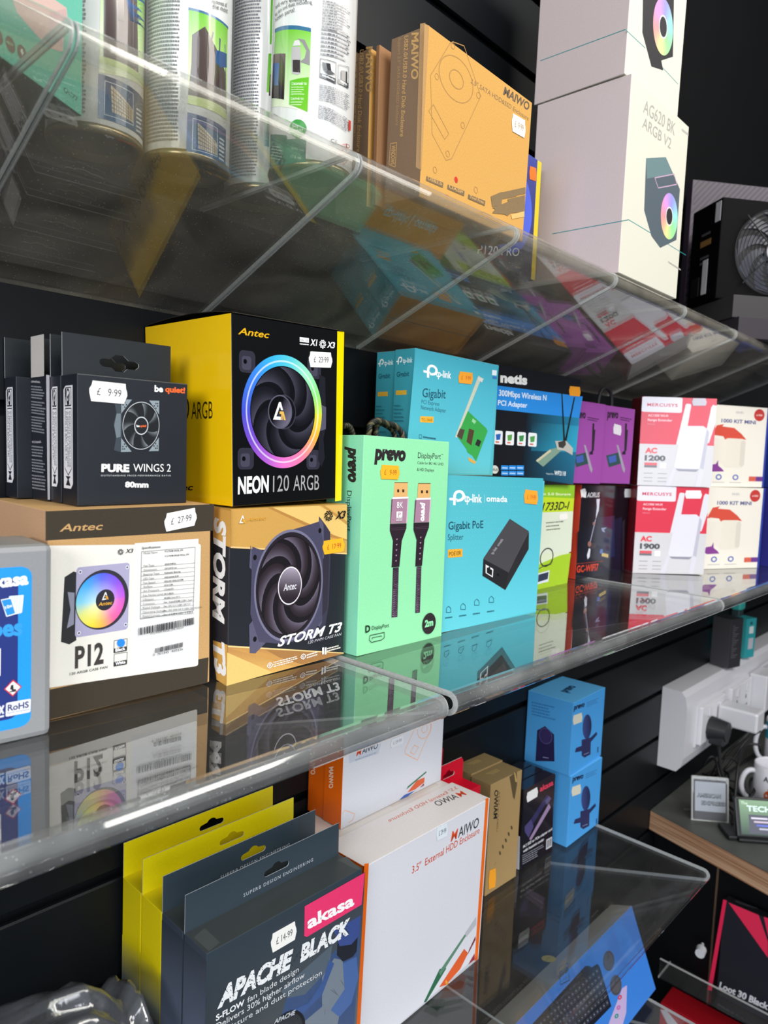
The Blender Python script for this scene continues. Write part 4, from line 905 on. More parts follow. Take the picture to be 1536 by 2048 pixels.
# ---- router kits
def kit(loc, rot, size, label):
    b = Carton('router_kit_box', loc, rot, size, '#ece6d9', MATTE(), label, group='cream router kit boxes', sides={'right': '#2a3f9a', 'left': '#e2dccf'})
    f = b.face('front'); P = lambda a, c: (a*f.w, c*f.h)
    def pf(pts, col): f.upoly([P(*p) for p in pts], col)
    pf([(.965, 0), (1, 0), (1, 1), (.965, 1)], '#2b409c')
    f.utext('1000 KIT MINI', P(.2, .79), P(.78, .79), P(.2, .835), '#54598e', bold=.03); f.utext('WiFi', P(.43, .905), P(.56, .905), P(.43, .935), '#9a9ca8')
    A = Art(f, P(.83, .905), P(.92, .905), P(.83, .98)); A.disc(1, '#c23b38', n=30); A.text('x1000', -.6, -.15, .6, .3, '#eec8c0', bold=.03)
    pf([(.05, .62), (.13, .75), (.25, .77), (.22, .74), (.42, .73), (.55, .66), (.64, .59), (.5, .6), (.36, .6), (.3, .56), (.25, .62), (.12, .63)], '#d4503e')
    A = Art(f, P(.45, .42), P(.63, .42), P(.45, .60)); A.rrect(-1, -1, 1, 1, .35, '#e6dfd0'); A.rrect(.55, -.9, 1.0, .9, .2, '#d8d1c4'); A = Art(f, P(.18, .44), P(.31, .44), P(.18, .59)); A.rrect(-1, -1, 1, 1, .35, '#e8e1d3')
    pf([(.06, .2), (.07, .27), (.16, .28), (.19, .33), (.2, .26), (.27, .22), (.3, .19), (.1, .185)], '#85408f')
    for x in (.22, .5): Art(f, P(x, .12), P(x+.05, .12), P(x, .155)).ring(.6, 1, '#4c62b4', n=20); f.uline(P(x-.1, .055), P(x+.1, .055), .001, '#b0abb0')
    pf([(.73, .075), (.85, .075), (.85, .135), (.73, .135)], '#d2604a'); pf([(.85, .075), (.965, .075), (.965, .135), (.85, .135)], '#6a3a8a')
    b.done(); return b
kit((1.2869, -.1264, S), (-25.4, 0, 0), (.14, .07, .1452), 'cream router kit box with a red umbrella shape, standing on the shelf')
kit((1.2930, -.1215, -.0346), (-25.2, 0, -.6), (.1405, .07, .1430), 'cream router kit box with a red umbrella shape, on top of the lower kit')
for k, (z, c1, lab) in enumerate(((S, '#3a3a9c', 'deep blue box at the far right edge on the shelf behind the cream kits'), (-.034, '#2b409c', 'deep blue box with an orange and cyan front, upper one at the far right edge'))):
    b = Carton('router_box', (1.437, -.205, z), (-25, 0, 0), (.15, .06, .1450), c1, MATTE(), lab, group='deep blue router boxes')
    f = b.face('front')
    f.frect(.02, .45, .98, .75, '#45b4d8' if k else '#2a6fb4'); f.frect(.02, .8, .6, .9, '#f08a24'); f.frect(.02, .05, .98, .22, '#d9dde8'); b.done()

# ---- spare black gift cords behind the green box
CORD = plain('twisted_black_cord', '#1e1d1a', .5)
def rope(name, pts, r, parent):
    """three-strand twisted rope"""
    P = []; N = 70
    def cr(t):
        i = min(int(t*(len(pts)-1)), len(pts)-2); u = t*(len(pts)-1)-i
        p = [Vector(pts[max(0, min(len(pts)-1, i+k))]) for k in (-1, 0, 1, 2)]
        return .5*((2*p[1])+(-p[0]+p[2])*u+(2*p[0]-5*p[1]+4*p[2]-p[3])*u*u+(-p[0]+3*p[1]-3*p[2]+p[3])*u**3)
    for k in range(3):
        L_ = []
        for i in range(N+1):
            t = i/N; c = cr(t); d = (cr(min(1, t+.01))-cr(max(0, t-.01))).normalized(); a = d.cross(Vector((0, .3, 1))).normalized(); b_ = d.cross(a); ph = i*.62+k*2.094
            L_.append(c+(a*math.cos(ph)+b_*math.sin(ph))*r*.55)
        tube('cord_strand', L_, r*.62, CORD if k else plain('gold_cord', '#5a5138', .5), parent, res=1)
e, _ = empty('twisted_cord', (.48, -.075, -.18), None, 'loops of twisted black cord behind the green cable box', 'cord')
def W2(px, py, y):
    d = ray(px, py); t = (y-CAM.y)/d.y; return CAM+d*t-Vector((.48, -.075, -.18))
rope('r', [W2(728, 900, -.078), W2(737, 868, -.078), W2(741, 848, -.078), W2(756, 841, -.078), W2(770, 846, -.075), W2(790, 852, -.072), W2(803, 866, -.072), W2(806, 885, -.072)], .0028, e)
rope('r', [W2(752, 880, -.07), W2(752, 860, -.07), W2(759, 846, -.07), W2(772, 851, -.066), W2(786, 862, -.066), W2(792, 882, -.066)], .0026, e)
rope('r', [W2(688, 852, -.07), W2(697, 852, -.07), W2(704, 864, -.07), W2(708, 885, -.07)], .0026, e)
# a small white bag the cords belong to stands hidden behind the green box
bm = bmesh.new(); add_box(bm, (-.02, -.006, 0), (.09, .055, .185), .002); o = bm_obj('bag_body', bm, plain('dark_bag_paper', '#26282b', .6), e)

# ================================================================== TOP SHELF
GOLD = plain('steel_rim', '#a89a78', .3, metal=.9, noise=.15); STEEL = plain('can_base_steel', '#6c6a66', .35, metal=.8, noise=.2)
CR = .0325
def can(cx, cy, label, art):
    e, mw = empty('spray_can', (cx, cy, UD), None, label, 'spray can', 'white and green spray cans')
    h = .205; z0 = .0048
    g = Geo(); s = Cyl(cx, cy, UD, CR, h, g)
    s.lay = 6; n = 160
    vs, fs = [], []
    rows = [(CR-.0012, z0), (CR, z0+.002), (CR, h)]
    for r, z in rows:
        for k in range(n): a = 2*math.pi*k/n; vs.append((r*math.cos(a), r*math.sin(a), z))
    for i in range(2):
        for k in range(n): k2 = (k+1) % n; fs.append((i*n+k, i*n+k2, (i+1)*n+k2, (i+1)*n+k))
    g.add(vs, fs, [hx('#e6e6e2')]*len(vs))
    art(s); s_ = s
    me = g.mesh('printed_body')
    for p in me.polygons: p.use_smooth = True
    link('printed_body', me, e, [printed('lacquered_tin', .14, coat=.6, bump=0, spec=.5, fleck=.0)])
    lathe('bottom_rim', [(.0265, .0065), (.0285, .001), (.0305, 0), (.0325, .0012), (.0331, .003), (.0325, .0055), (.0312, .0058)], GOLD, e)
    lathe('concave_base', [(.0008, .0145), (.010, .0135), (.019, .0110), (.0265, .0062)], STEEL, e)
    lathe('shoulder', [(.0325, h-.001), (.0330, h+.002), (.0300, h+.009), (.0180, h+.020), (.0150, h+.022)], GOLD, e)
    lathe('cap', [(.0150, h+.020), (.0155, h+.045), (.0120, h+.055), (.001, h+.057)], plain('white_cap', '#e8e8e6', .4), e)
    return e
GRN, GRN2 = '#62b81c', '#c9dc8e'
def rowsC(s, a0, a1, z0, z1, n, col, seed=1):
    """text rows: angles in degrees (camera side about -120), heights in metres"""
    rd = random.Random(seed); s.lay += 1; uv, fs = [], []
    for i in range(n):
        za = z1-(z1-z0)*(i+.25)/n; zb = z1-(z1-z0)*(i+.75)/n; a = a0
        while a < a1-rd.random()*4:
            w = 1+rd.random()*3.2; o = len(uv); b_ = min(a+w, a1)
            for (p, q) in ((a, zb), (b_, zb), (b_, za), (a, za)): uv.append((R(p)*s.r, q))
            fs.append((o, o+1, o+2, o+3)); a = b_+.55
    s.put(uv, fs, [hx(col)]*len(uv), s.lay)
def patch(s, a0, a1, z0, z1, c, c2=None):
    c2 = c2 or c; s.ugrad([(R(a0)*s.r, z1), (R(a1)*s.r, z1), (R(a1)*s.r, z0), (R(a0)*s.r, z0)], [c2, c2, c, c], 10, 4)
def keyboard(s, tl, tr, br, bl):
    s.poly([tl, tr, br, bl], '#c9bda8'); s.lay += 1
    P = lambda u, v: tuple((tl[k]*(1-u)+tr[k]*u)*(1-v)+(bl[k]*(1-u)+br[k]*u)*v for k in (0, 1))
    for k in range(1, 6): s.poly([P(0, k/6-.02), P(1, k/6-.02), P(1, k/6+.02), P(0, k/6+.02)], '#6f6a66', s.lay)
    for k in range(1, 9): s.poly([P(k/9-.012, 0), P(k/9+.012, 0), P(k/9+.012, 1), P(k/9-.012, 1)], '#6f6a66', s.lay)
def can1(s):
    s.zoom(0, 0, 3.84); s.nx = 12
    s.grad([(775, -220), (1120, -150), (1108, 700), (762, 560)], ['#74bf25', '#6fbc22', '#e0e6bb', '#e3e9c2'], 12, 8)
    s.grad([(795, -60), (1050, -30), (1060, 560), (793, 440)], ['#4a3b38', '#5f504c', '#51423c', '#3a2f2b'], 10, 3); s.grad([(960, -40), (1050, 10), (1115, 240), (1000, 160)], ['#2d5a96', '#3d6cae', '#203a64', '#1c2a44'], 4, 3)
    s.grad([(905, -40), (950, -40), (950, 170), (905, 160)], ['#8b7d78', '#a39690', '#4a3f3b', '#3c322e'], 3, 2)
    s.grad([(778, -70), (1120, 30), (1122, 50), (778, -52)], ['#2f6d9a']*4, 12, 1)
    s.grad([(760, 430), (1105, 640), (1105, 690), (760, 480)], ['#cfdc92']*4, 12, 1)
    s.grad([(755, 566), (1106, 800), (1095, 1085), (753, 905)], ['#2c4f72', '#2f5476', '#335a7c', '#3f6a94'], 12, 4)
    s.pline([(806, 622), (1020, 722), (1020, 966), (800, 880)], .0004, '#dfe6ea', True)
    keyboard(s, (850, 655), (1020, 850), (1020, 945), (858, 862))
    s.rows((1042, 818), (1085, 850), (1040, 1015), 6, '#e8eef2', .45, .2, 5)
    rowsC(s, math.degrees(s.P(400, 500)[0]/s.r), math.degrees(s.P(662, 500)[0]/s.r), .010, .200, 70, '#8f9090', 3)
def can2(s):
    s.nx = 12; s.zoom(0, 0, 2)
    s.grad([(756, 40), (910, 110), (905, 450), (752, 390)], ['#63b81f', '#6fbc22', '#d4de9a', '#d9e2a6'], 10, 6)
    s.grad([(754, 30), (912, 108), (912, 118), (754, 40)], ['#27618c']*4, 10, 1)
    s.grad([(768, 140), (822, 105), (900, 180), (905, 455)], ['#4a3b38', '#55463f', '#3b4d6a', '#3a2f2b'], 6, 3); s.poly([(768, 140), (820, 108), (900, 290), (903, 440), (752, 380), (765, 260)], '#453733'); s.poly([(862, 200), (905, 215), (905, 270), (880, 270), (862, 250)], '#27497c')
    s.grad([(752, 385), (905, 455), (903, 480), (750, 415)], ['#cfdc92']*4, 10, 1)
    s.grad([(750, 450), (902, 520), (900, 660), (745, 615)], ['#2c4f72', '#2f5476', '#335a7c', '#3f6a94'], 12, 4)
    s.pline([(772, 474), (868, 514), (868, 628), (768, 598)], .0004, '#dfe6ea', True)
    keyboard(s, (790, 490), (866, 575), (866, 622), (792, 595))
    s.rows((876, 545), (897, 560), (874, 640), 6, '#e8eef2', .45, .2, 5)
    s.text('removes all', (846, 14), (905, 30), (848, -4), '#333'); s.text('the most', (848, 34), (908, 54), (850, 14), '#333'); s.text('the most hidden', (640, -12), (700, -10), (640, -24), '#333')
    rowsC(s, math.degrees(s.P(590, 400)[0]/s.r), math.degrees(s.P(714, 400)[0]/s.r), .010, .200, 70, '#8a8b8b', 3)
def can3(s):
    s.nx = 8; s.zoom(440, 0, 5.486)
    s.grad([(560, -60), (606, -60), (600, 490), (545, 485)], ['#5cb317']*4, 4, 1); s.grad([(532, 590), (590, 588), (575, 1030), (510, 1010)], ['#5cb317', '#5cb317', '#7cc73c', '#7cc73c'], 4, 1)
    s.grad([(548, 820), (580, 810), (575, 1060), (535, 1050)], ['#4a3b38']*4, 3, 1); s.grad([(490, 1230), (560, 1225), (555, 1620), (485, 1600)], ['#7fae7a', '#8fb98a', '#3c6a86', '#3c6a86'], 4, 3)
    rowsC(s, math.degrees(s.P(160, 500)[0]/s.r), math.degrees(s.P(440, 500)[0]/s.r), .010, .200, 74, '#85868c', 3)
can(.2377, -.0476, 'spray can beside the mint box, leftmost of the white and green cans', can1)
can(.3030, -.0613, 'second spray can from the mint box, with a blue keyboard picture near its base', can2)
can(.3804, -.0554, 'spray can partly hidden behind the front can, third from the mint box', can3)
def canD(s):
    s.zoom(440, 0, 5.486)
    s.nx = 10
    s.grad([(608, 345), (998, 345), (975, 1240), (570, 1180)], ['#6dbf2a', '#7cc73c', '#e9edd6', '#dfe8c6'], 12, 6)
    s.grad([(605, 320), (998, 310), (998, 355), (605, 365)], ['#3a6f92']*4, 12, 1)
    s.grad([(590, 600), (722, 590), (705, 1095), (570, 1080)], ['#7b6a64', '#54443f', '#1c1715', '#2a211e'], 4, 6); s.grad([(592, 700), (655, 690), (640, 940), (590, 940)], ['#20508f', '#2a5fa0', '#5b82a8', '#233c62'], 4, 4)
    s.poly([(790, 520), (880, 515), (890, 640), (885, 810), (850, 825), (790, 810), (785, 640)], '#b9b5b4'); s.poly([(800, 660), (880, 660), (880, 800), (800, 790)], '#3a3230'); s.poly([(850, 425), (930, 440), (985, 560), (985, 720), (880, 680), (930, 640), (950, 560), (905, 470)], '#8f8a8c'); s.poly([(820, 450), (870, 440), (890, 500), (800, 510)], '#d8d6d4')
    s.grad([(770, 890), (975, 850), (960, 1230), (762, 1150)], [GRN, GRN, '#6cbb22', '#6cbb22'], 6, 2)
    s.text('Стиснений газ', (790, 938), (952, 935), (790, 905), '#e8f5dc', bold=.01); s.rows((786, 950), (930, 950), (784, 1050), 4, '#cdeab4', .4, .3, 8); s.text('Сжатый газ', (782, 1100), (918, 1098), (782, 1072), '#e8f5dc', bold=.01); s.rows((782, 1112), (930, 1112), (778, 1170), 2, '#cdeab4', .4, .3, 9)
    s.text('and very effective', (618, 100), (960, 20), (612, 60), '#34343a'); s.text('les dirt and dust including', (614, 185), (1012, 50), (610, 150), '#34343a'); s.text('hidden parts!', (616, 245), (826, 132), (612, 205), '#34343a')
    for x0, y0, w_, t in ((1098, 645, 172, 'notebooks'), (1295, 710, 110, 'computers')):
        s.pline([(x0, y0), (x0+w_, y0+w_*.28), (x0+w_-6, y0+w_*.28+230), (x0-6, y0+205)], .0004, '#555', True); s.poly([(x0-5, y0+160), (x0+w_-4, y0+w_*.28+175), (x0+w_-6, y0+w_*.28+230), (x0-6, y0+205)], '#4a4a4a'); s.text(t, (x0+20, y0+192), (x0+w_-20, y0+w_*.26+205), (x0+22, y0+168), '#f2f2f2', bold=.02)
    s.poly([(1118, 688), (1205, 705), (1215, 782), (1135, 770)], '#2c2c2e'); s.poly([(1135, 772), (1215, 782), (1258, 822), (1180, 818)], '#5a5a5c'); s.poly([(1322, 775), (1385, 790), (1382, 915), (1322, 880)], '#2e2e30')
    for a in ((1125, 0, 300, 340, 11), (1110, 300, 320, 320, 7)): s.rows((a[0], a[1]), (a[0]+a[2], a[1]+110), (a[0]-12, a[1]+a[3]), a[4], '#6b6a70', .4, .3, a[4])
    s.rows((1088, 925), (1420, 1060), (1080, 1110), 9, '#85848a', .5, .2, 13); s.rows((1080, 1150), (1410, 1330), (1072, 1300), 8, '#85848a', .5, .2, 14)
    s.poly([(1400, 1320), (1422, 1330), (1420, 1440), (1398, 1430)], '#c8352e')
    s.zoom(0, 0, 2)
    s.grad([(1088, 540), (1150, 545), (1148, 660), (1085, 670)], ['#2f6b62', '#3a7a5e', '#2c5e50', '#2f5f60'], 4, 2); s.grad([(1150, 560), (1224, 560), (1222, 650), (1148, 660)], ['#3e7f62', '#3f8568', '#356a58', '#2c5e50'], 4, 2)
    A = s.art((1192, 515), (1226, 515), (1192, 480)); A.ring(.01, 1, '#3d9140', n=24); A.poly([(-.8, -.5), (.8, -.5), (0, -1.35)], '#3d9140')
    s.text('Soy', (1172, 512), (1196, 512), (1172, 500), '#dcefd0'); s.text('clean!', (1166, 532), (1212, 530), (1166, 518), '#dcefd0'); s.text('500 ml', (1168, 600), (1216, 610), (1168, 590), '#a9d0b0'); s.text('17.6 oz', (1166, 634), (1206, 640), (1166, 622), '#dcefd0')
    s.rows((1092, 580), (1140, 590), (1090, 640), 5, '#c3ddc8', .3, .3, 6)
    s.text('CE', (1320, 572), (1346, 580), (1320, 556), '#555')
    s.pline([(1362, 580), (1382, 578), (1378, 625), (1392, 630), (1368, 662), (1366, 630), (1352, 620), (1368, 600)], .0004, '#c65a4a', True); s.text('D', (1378, 592), (1392, 596), (1378, 576), '#8a3a30')
can(.3754, -.1234, 'front spray can nearest the brown enclosure boxes, picturing a hand spraying', canD)
# mint charger box
b = Carton('charger_box', (.0790, -.1670, UD), (30, 0, 0), (.1500, .048, .155), '#6fc7ae', MATTE(), 'mint charger box with a pale pink device picture, left of the spray cans', sides={'bottom': '#2d6b66', 'right': '#66bda4'})
f = b.face('front').zoom(0, 0, 7.68)
f.poly([(170, -60), (760, -60), (1020, 120), (1040, 290), (985, 330), (970, 780), (930, 800), (860, 770), (760, 740), (560, 540), (260, 190)], '#e2c2b8'); f.poly([(760, 190), (1010, 130), (1035, 290), (985, 330), (972, 700), (770, 560)], '#d8b4b2')
for x, y in ((-30, 560), (158, 685), (338, 818)): q = f.art((x, y), (x+75, y+45), (x-10, y-125)); q.disc(1, '#6c6660', n=32)
f.text('48W', (98, 660), (205, 720), (92, 610), '#8ec7a0', bold=.03); f.poly([(318, 745), (350, 760), (345, 800), (365, 805), (330, 860), (335, 815), (312, 800)], '#d9ece4')
f.text('QC72', (968, 1390), (1180, 1560), (985, 1330), '#44605a')
b.done()
# brown enclosure boxes
KB, KBD = '#d6a357', '#7d6650'

b = Carton('enclosure_box', (.4490, -.1735, UD), (3.1, 2.0, -1.8), (.1677, .0377, .1296), KB, KRAFT(), 'large kraft drive enclosure box with a drive outline, front of the top shelf', group='kraft drive enclosure boxes on the top shelf', sides={'left': KBD, 'top': '#c09a5c'})
f = b.face('front').zoom(680, 0, 1.794)
f.poly([(303, 85), (320, 92), (292, 612), (288, 608)], '#bd9460')
f.text('MAIWO', (585, 338), (676, 397), (592, 310), '#6a5a4a', bold=.03); f.text('2.5" SATA HDD&SSD Enclosure', (468, 297), (675, 433), (471, 280), '#8c7352')
LN = '#b48a52'
f.pline([(405, 150), (445, 165), (505, 345), (400, 570), (380, 575), (330, 480), (325, 270), (395, 155)], .0007, LN, True)
A = f.art((418, 285), (478, 320), (420, 205)); A.ring(.96, 1.0, LN, n=44); A.ring(.38, .42, LN, n=28)
f.pline([(335, 375), (390, 480), (375, 500), (318, 398)], .0006, LN, True)
for x, y in ((405, 165), (347, 275), (496, 342), (386, 552), (440, 450), (340, 610), (487, 682)): f.art((x, y), (x+7, y+3), (x, y-12)).ring(.85, 1, LN, n=14)
f.art((416, 645), (422, 648), (416, 634)).disc(1, '#d23a2e', n=14)
for x, y, t in ((310, 640, 'USB3.0'), (386, 670, 'UASP'), (460, 705, 'Tool Free')): f.poly([(x, y-8), (x+60, y+16), (x+58, y+34), (x-2, y+8)], '#7f6b50'); f.text(t, (x+4, y+4), (x+54, y+26), (x+5, y-6), '#d0a468', bold=.02)
for q in ([(540, 705), (575, 690), (630, 685), (632, 705), (580, 715), (578, 735), (545, 742)], [(590, 688), (664, 672), (664, 695), (590, 710)], [(545, 745), (600, 725), (640, 740), (600, 775)], [(600, 715), (662, 700), (662, 760), (612, 765)], [(545, 765), (560, 745), (600, 770)]): f.poly(q, '#8a7352')
f.poly([(612, 770), (660, 758), (660, 778), (616, 786)], '#e3bb74')
f.sticker((640, 452), (664, 466), (641, 420), '£  9·99', '#f7f1e4', '#a58e6c', parent=b.e)
L = b.face('left').zoom(680, 0, 1.794)
L.poly([(288, 85), (306, 82), (290, 610), (272, 600)], '#b38f66')
L.text('MAIWO', (258, 118), (256, 285), (283, 116), '#c09a62', bold=.03); L.text('USB2.0/USB3.0 Hard Disk Enclosure', (232, 128), (216, 490), (246, 128), '#c09a62', bold=.01); L.text('Support 2.5" SATA HDD&SSD Enclosure', (210, 135), (200, 450), (220, 135), '#a5865c')
L.pline([(182, 515), (204, 512), (198, 600), (176, 590)], .0006, '#c09a62', True); L.text('WINDOWS', (186, 522), (182, 590), (200, 522), '#c09a62', bold=.02)
b.done()
b = Carton('enclosure_box', (.4415, -.1310, UD), (3.1, 0, -1), (.165, .0040, .1285), '#a67c55', KRAFT(), 'thin kraft carton squeezed between the two enclosure boxes', sides={'left': '#8d6748'}); b.done()
b = Carton('enclosure_box', (.4395, -.1225, UD), (3.1, 0, -1), (.1650, .0377, .128), KB, KRAFT(), 'kraft drive enclosure box behind the large one, only its dark printed spine showing', group='kraft drive enclosure boxes on the top shelf', sides={'left': KBD, 'top': '#b08d58'})
L = b.face('left').zoom(680, 0, 1.794)
L.text('MAIWO', (94, 168), (92, 330), (118, 166), '#c09a62', bold=.03); L.text('USB2.0/USB3.0 Hard Disk Enclosure', (72, 178), (60, 545), (86, 178), '#c09a62', bold=.01); L.rows((56, 188), (48, 500), (64, 188), 1, '#a5865c')
b.done()
# blue / yellow fan box
b = Carton('case_fan_box', (.6090, -.1081, UD), (1.9, 0, 0), (.1300, .0500, .1339), '#232c6e', GLOSS(), 'blue fan box with a yellow side strip behind the kraft enclosure box', sides={'right': '#f0cf10', 'top': '#1c2350'})
f = b.face('front'); f.frect(.93, 0, 1, 1, '#f2d408'); f.frect(0, 0, .93, 1, '#16181f', '#2c3f9c'); Art(f, (.065, .068), (.115, .068), (.065, .118)).ring(.01, 1, lambda x, y: mix('#1a2060', '#4a6af0', max(0, min(1, .5+x*.4))), n=40, rings=2)
f.zoom(600, 200, 3.072); f.text('P120 PRO', (1090, 945), (1345, 960), (1095, 890), '#e8e8ea', bold=.0)
f.zoom(1000, 0, 3.303).sticker((215, 1148), (238, 1156), (216, 1105), '', '#f57a1e', parent=b.e)
b.done()
# white cooler boxes
CW, TE = '#e4dcdc', '#1d8c8e'
def cooler(loc, rot, size, label, up):
    b = Carton('cooler_box', loc, rot, size, '#dedbcb', MATTE(), label, group='tall white cpu cooler boxes', sides={'left': '#cdbfbe', 'top': '#b9b4b2'})
    w, d, h = size; f = b.face('front'); L = b.face('left')
    L.uline((0, h*.125), (d, h*.15), .0008, TE) if False else None
    f.zoom(1000, 0, 3.303); L.zoom(1000, 0, 3.303)
    if up:
        L.line((266, 402), (828, 195), .0009, TE); f.line((828, 195), (960, 318), .0009, TE); f.line((1072, 445), (1176, 556), .0008, TE)
        f.poly([(945, -90), (1150, -60), (1142, 375), (1065, 400), (1078, 465), (1000, 440), (940, 215)], '#2b2a2c'); A = f.art((1078, 178), (1142, 205), (1080, -12))
    else:
        L.line((345, 1545), (850, 1452), .0009, TE); f.line((850, 1452), (1000, 1542), .0009, TE); f.line((1108, 1612), (1228, 1686), .0008, TE)
        f.poly([(965, 1045), (1095, 1038), (1188, 1250), (1165, 1585), (1058, 1638), (1000, 1560), (952, 1390)], '#56626a'); f.poly([(965, 1045), (1095, 1038), (1140, 1150), (970, 1180)], '#6c8688'); f.pline([(1022, 1175), (1150, 1150), (1168, 1218), (1045, 1242)], .0012, '#c9a8c0', True)
        A = f.art((1118, 1430), (1172, 1452), (1125, 1278))
        f.text('AG620 BK', (945, 740), (1152, 895), (955, 655), '#a9a8a0', bold=.0); f.text('ARGB V2', (938, 840), (1125, 985), (948, 770), '#a9a8a0', bold=.0)
        f.rows((1200, 870), (1245, 905), (1202, 842), 1, '#c0beb6'); f.rows((1110, 1720), (1195, 1775), (1112, 1740), 1, '#b0aea6')
    A.ring(.36, 1, lambda x, y: mix(hsv(((math.atan2(y, x)/(2*math.pi))*1.0+.47), .55, .9), '#f4f4f0', .25), n=44, rings=2); A.disc(.34, '#2e2d30', n=24); A.ring(.36, .42, '#e9e7e4', n=24)
    b.done(); return b
cooler((.7571, -.2047+.006, UD), (.2, .3, -.5), (.1645, .1160, .2090), 'tall white cooler box marked AG620 BK standing on the acrylic shelf', False)
cooler((.7530, -.1925, UD+.2102), (-1.8, 1, -1.0), (.1360, .1150, .2000), 'white cooler box stacked on top of the lower white box', True)
# power supply on display, standing on two dark cartons
for k, (z, s_, l_) in enumerate(((UD, (.30, .15, .034), 'flat dark grey carton, lower one under the power supply'), (UD+.0345, (.30, .15, .036), 'flat dark grey carton directly under the power supply'))):
    b = Carton('flat_box', (1.235+k*.004, -.175+k*.012, z), (-38, 0, 0), s_, '#3b393a' if k else '#353036', MATTE(), l_, group='flat dark cartons under the power supply')
    b.face('front').frect(.3, .3, .42, .5, '#777076'); b.done()
z0 = UD+.0712
e, mw = empty('power_supply', (1.2560, -.1290, z0), (R(-37.7), 0, 0), 'black computer power supply with a round fan grille on display at the far right', 'power supply')
g = Geo(); BKm = plain('black_powder_coat', '#060607', .6, noise=.2, scale=400, bump=.05, spec=.08)
w_, d_, h_ = .175, .086, .165
bm = bmesh.new(); add_box(bm, (0, .001, 0), (w_, d_, h_), .002); bm_obj('casing', bm, BKm, e)
cx_, cz_, rr = .098, .082, .070
bm = bmesh.new(); add_cyl(bm, (cx_, .0012, cz_), (cx_, .0002, cz_), rr, seg=64); o = bm_obj('fan_opening', bm, plain('deep_black', '#060607', .5), e)
bm = bmesh.new()
for k in range(9):
    a0 = 2*math.pi*k/9; q = []
    for i in range(7):
        t = i/6; r_ = .017+.05*t; a = a0+.8*t
        q.append((cx_+r_*math.cos(a), -.0004, cz_+r_*math.sin(a))); q.append((cx_+r_*math.cos(a+.42), -.0018, cz_+r_*math.sin(a+.42)))
    vs = [bm.verts.new(p) for p in q]
    for i in range(6): bm.faces.new((vs[2*i], vs[2*i+1], vs[2*i+3], vs[2*i+2]))
bm_obj('fan_blades', bm, plain('dark_blue_grey_blades', '#3a3c48', .35), e)
bm = bmesh.new()
for k in range(9):
    r_ = .018+.0065*k; n_ = 56
    for i in range(n_):
        a, b2 = 2*math.pi*i/n_, 2*math.pi*(i+1)/n_
        add_cyl(bm, (cx_+r_*math.cos(a), -.004, cz_+r_*math.sin(a)), (cx_+r_*math.cos(b2), -.004, cz_+r_*math.sin(b2)), .00085, seg=5, caps=False)
for a in (45, 135, 225, 315):
    add_cyl(bm, (cx_+.015*math.cos(R(a)), -.0052, cz_+.015*math.sin(R(a))), (cx_+.078*math.cos(R(a)), -.0052, cz_+.078*math.sin(R(a))), .0011, seg=6)
bm_obj('wire_grille', bm, plain('grille_wire', '#3a3a3e', .35, metal=.7), e)
bm = bmesh.new(); add_cyl(bm, (cx_, -.0035, cz_), (cx_, -.0065, cz_), .0155, seg=32); o = bm_obj('grille_badge', bm, plain('silver_badge', '#b9b9bc', .35), e)
def plaque(name, lo, hi, col, parent, rough=.5):
    bm = bmesh.new(); add_box(bm, lo, hi); return bm_obj(name, bm, plain('m_'+name+col[1:], col, rough), parent)
plaque('rating_label', (-.0006, .030, .014), (0, .044, .072), '#cfced2', e); plaque('rating_label', (-.0006, .004, .128), (0, .018, .160), '#c6c5ca', e)
plaque('power_socket', (-.0015, .052, .014), (0, .074, .046), '#0c0c0e', e); plaque('capacity_print', (-.0004, .026, .096), (0, .056, .106), '#8a6536', e)
for k in range(3): plaque('print_line', (-.0004, .03, .084-k*.009+.03*(k == 0)), (0, .054, .088-k*.009+.03*(k == 0)), '#4f4b50', e)
# the patterned carton behind it
b = Carton('carbon_pattern_box', (1.360, -.036, UD), (-37.7, 0, 0), (.30, .018, .315), '#4a3f4f', SATIN(), 'dark purple box with diagonal stripes behind the power supply')
f = b.face('front'); f.lay += 1
for j in range(21):
    for k in range(-1, 31):
        x = k*.0105+(j*.0135) % .0105; q = [(x, j*.015), (x+.0048, j*.015), (x+.0183, j*.015+.015), (x+.0135, j*.015+.015)]
        q = [(min(max(u, 0), .30), v) for u, v in q]
        if q[1][0]-q[0][0] > .0005 or q[2][0]-q[3][0] > .0005: f.upoly(q, '#2c2531', f.lay)
b.done()
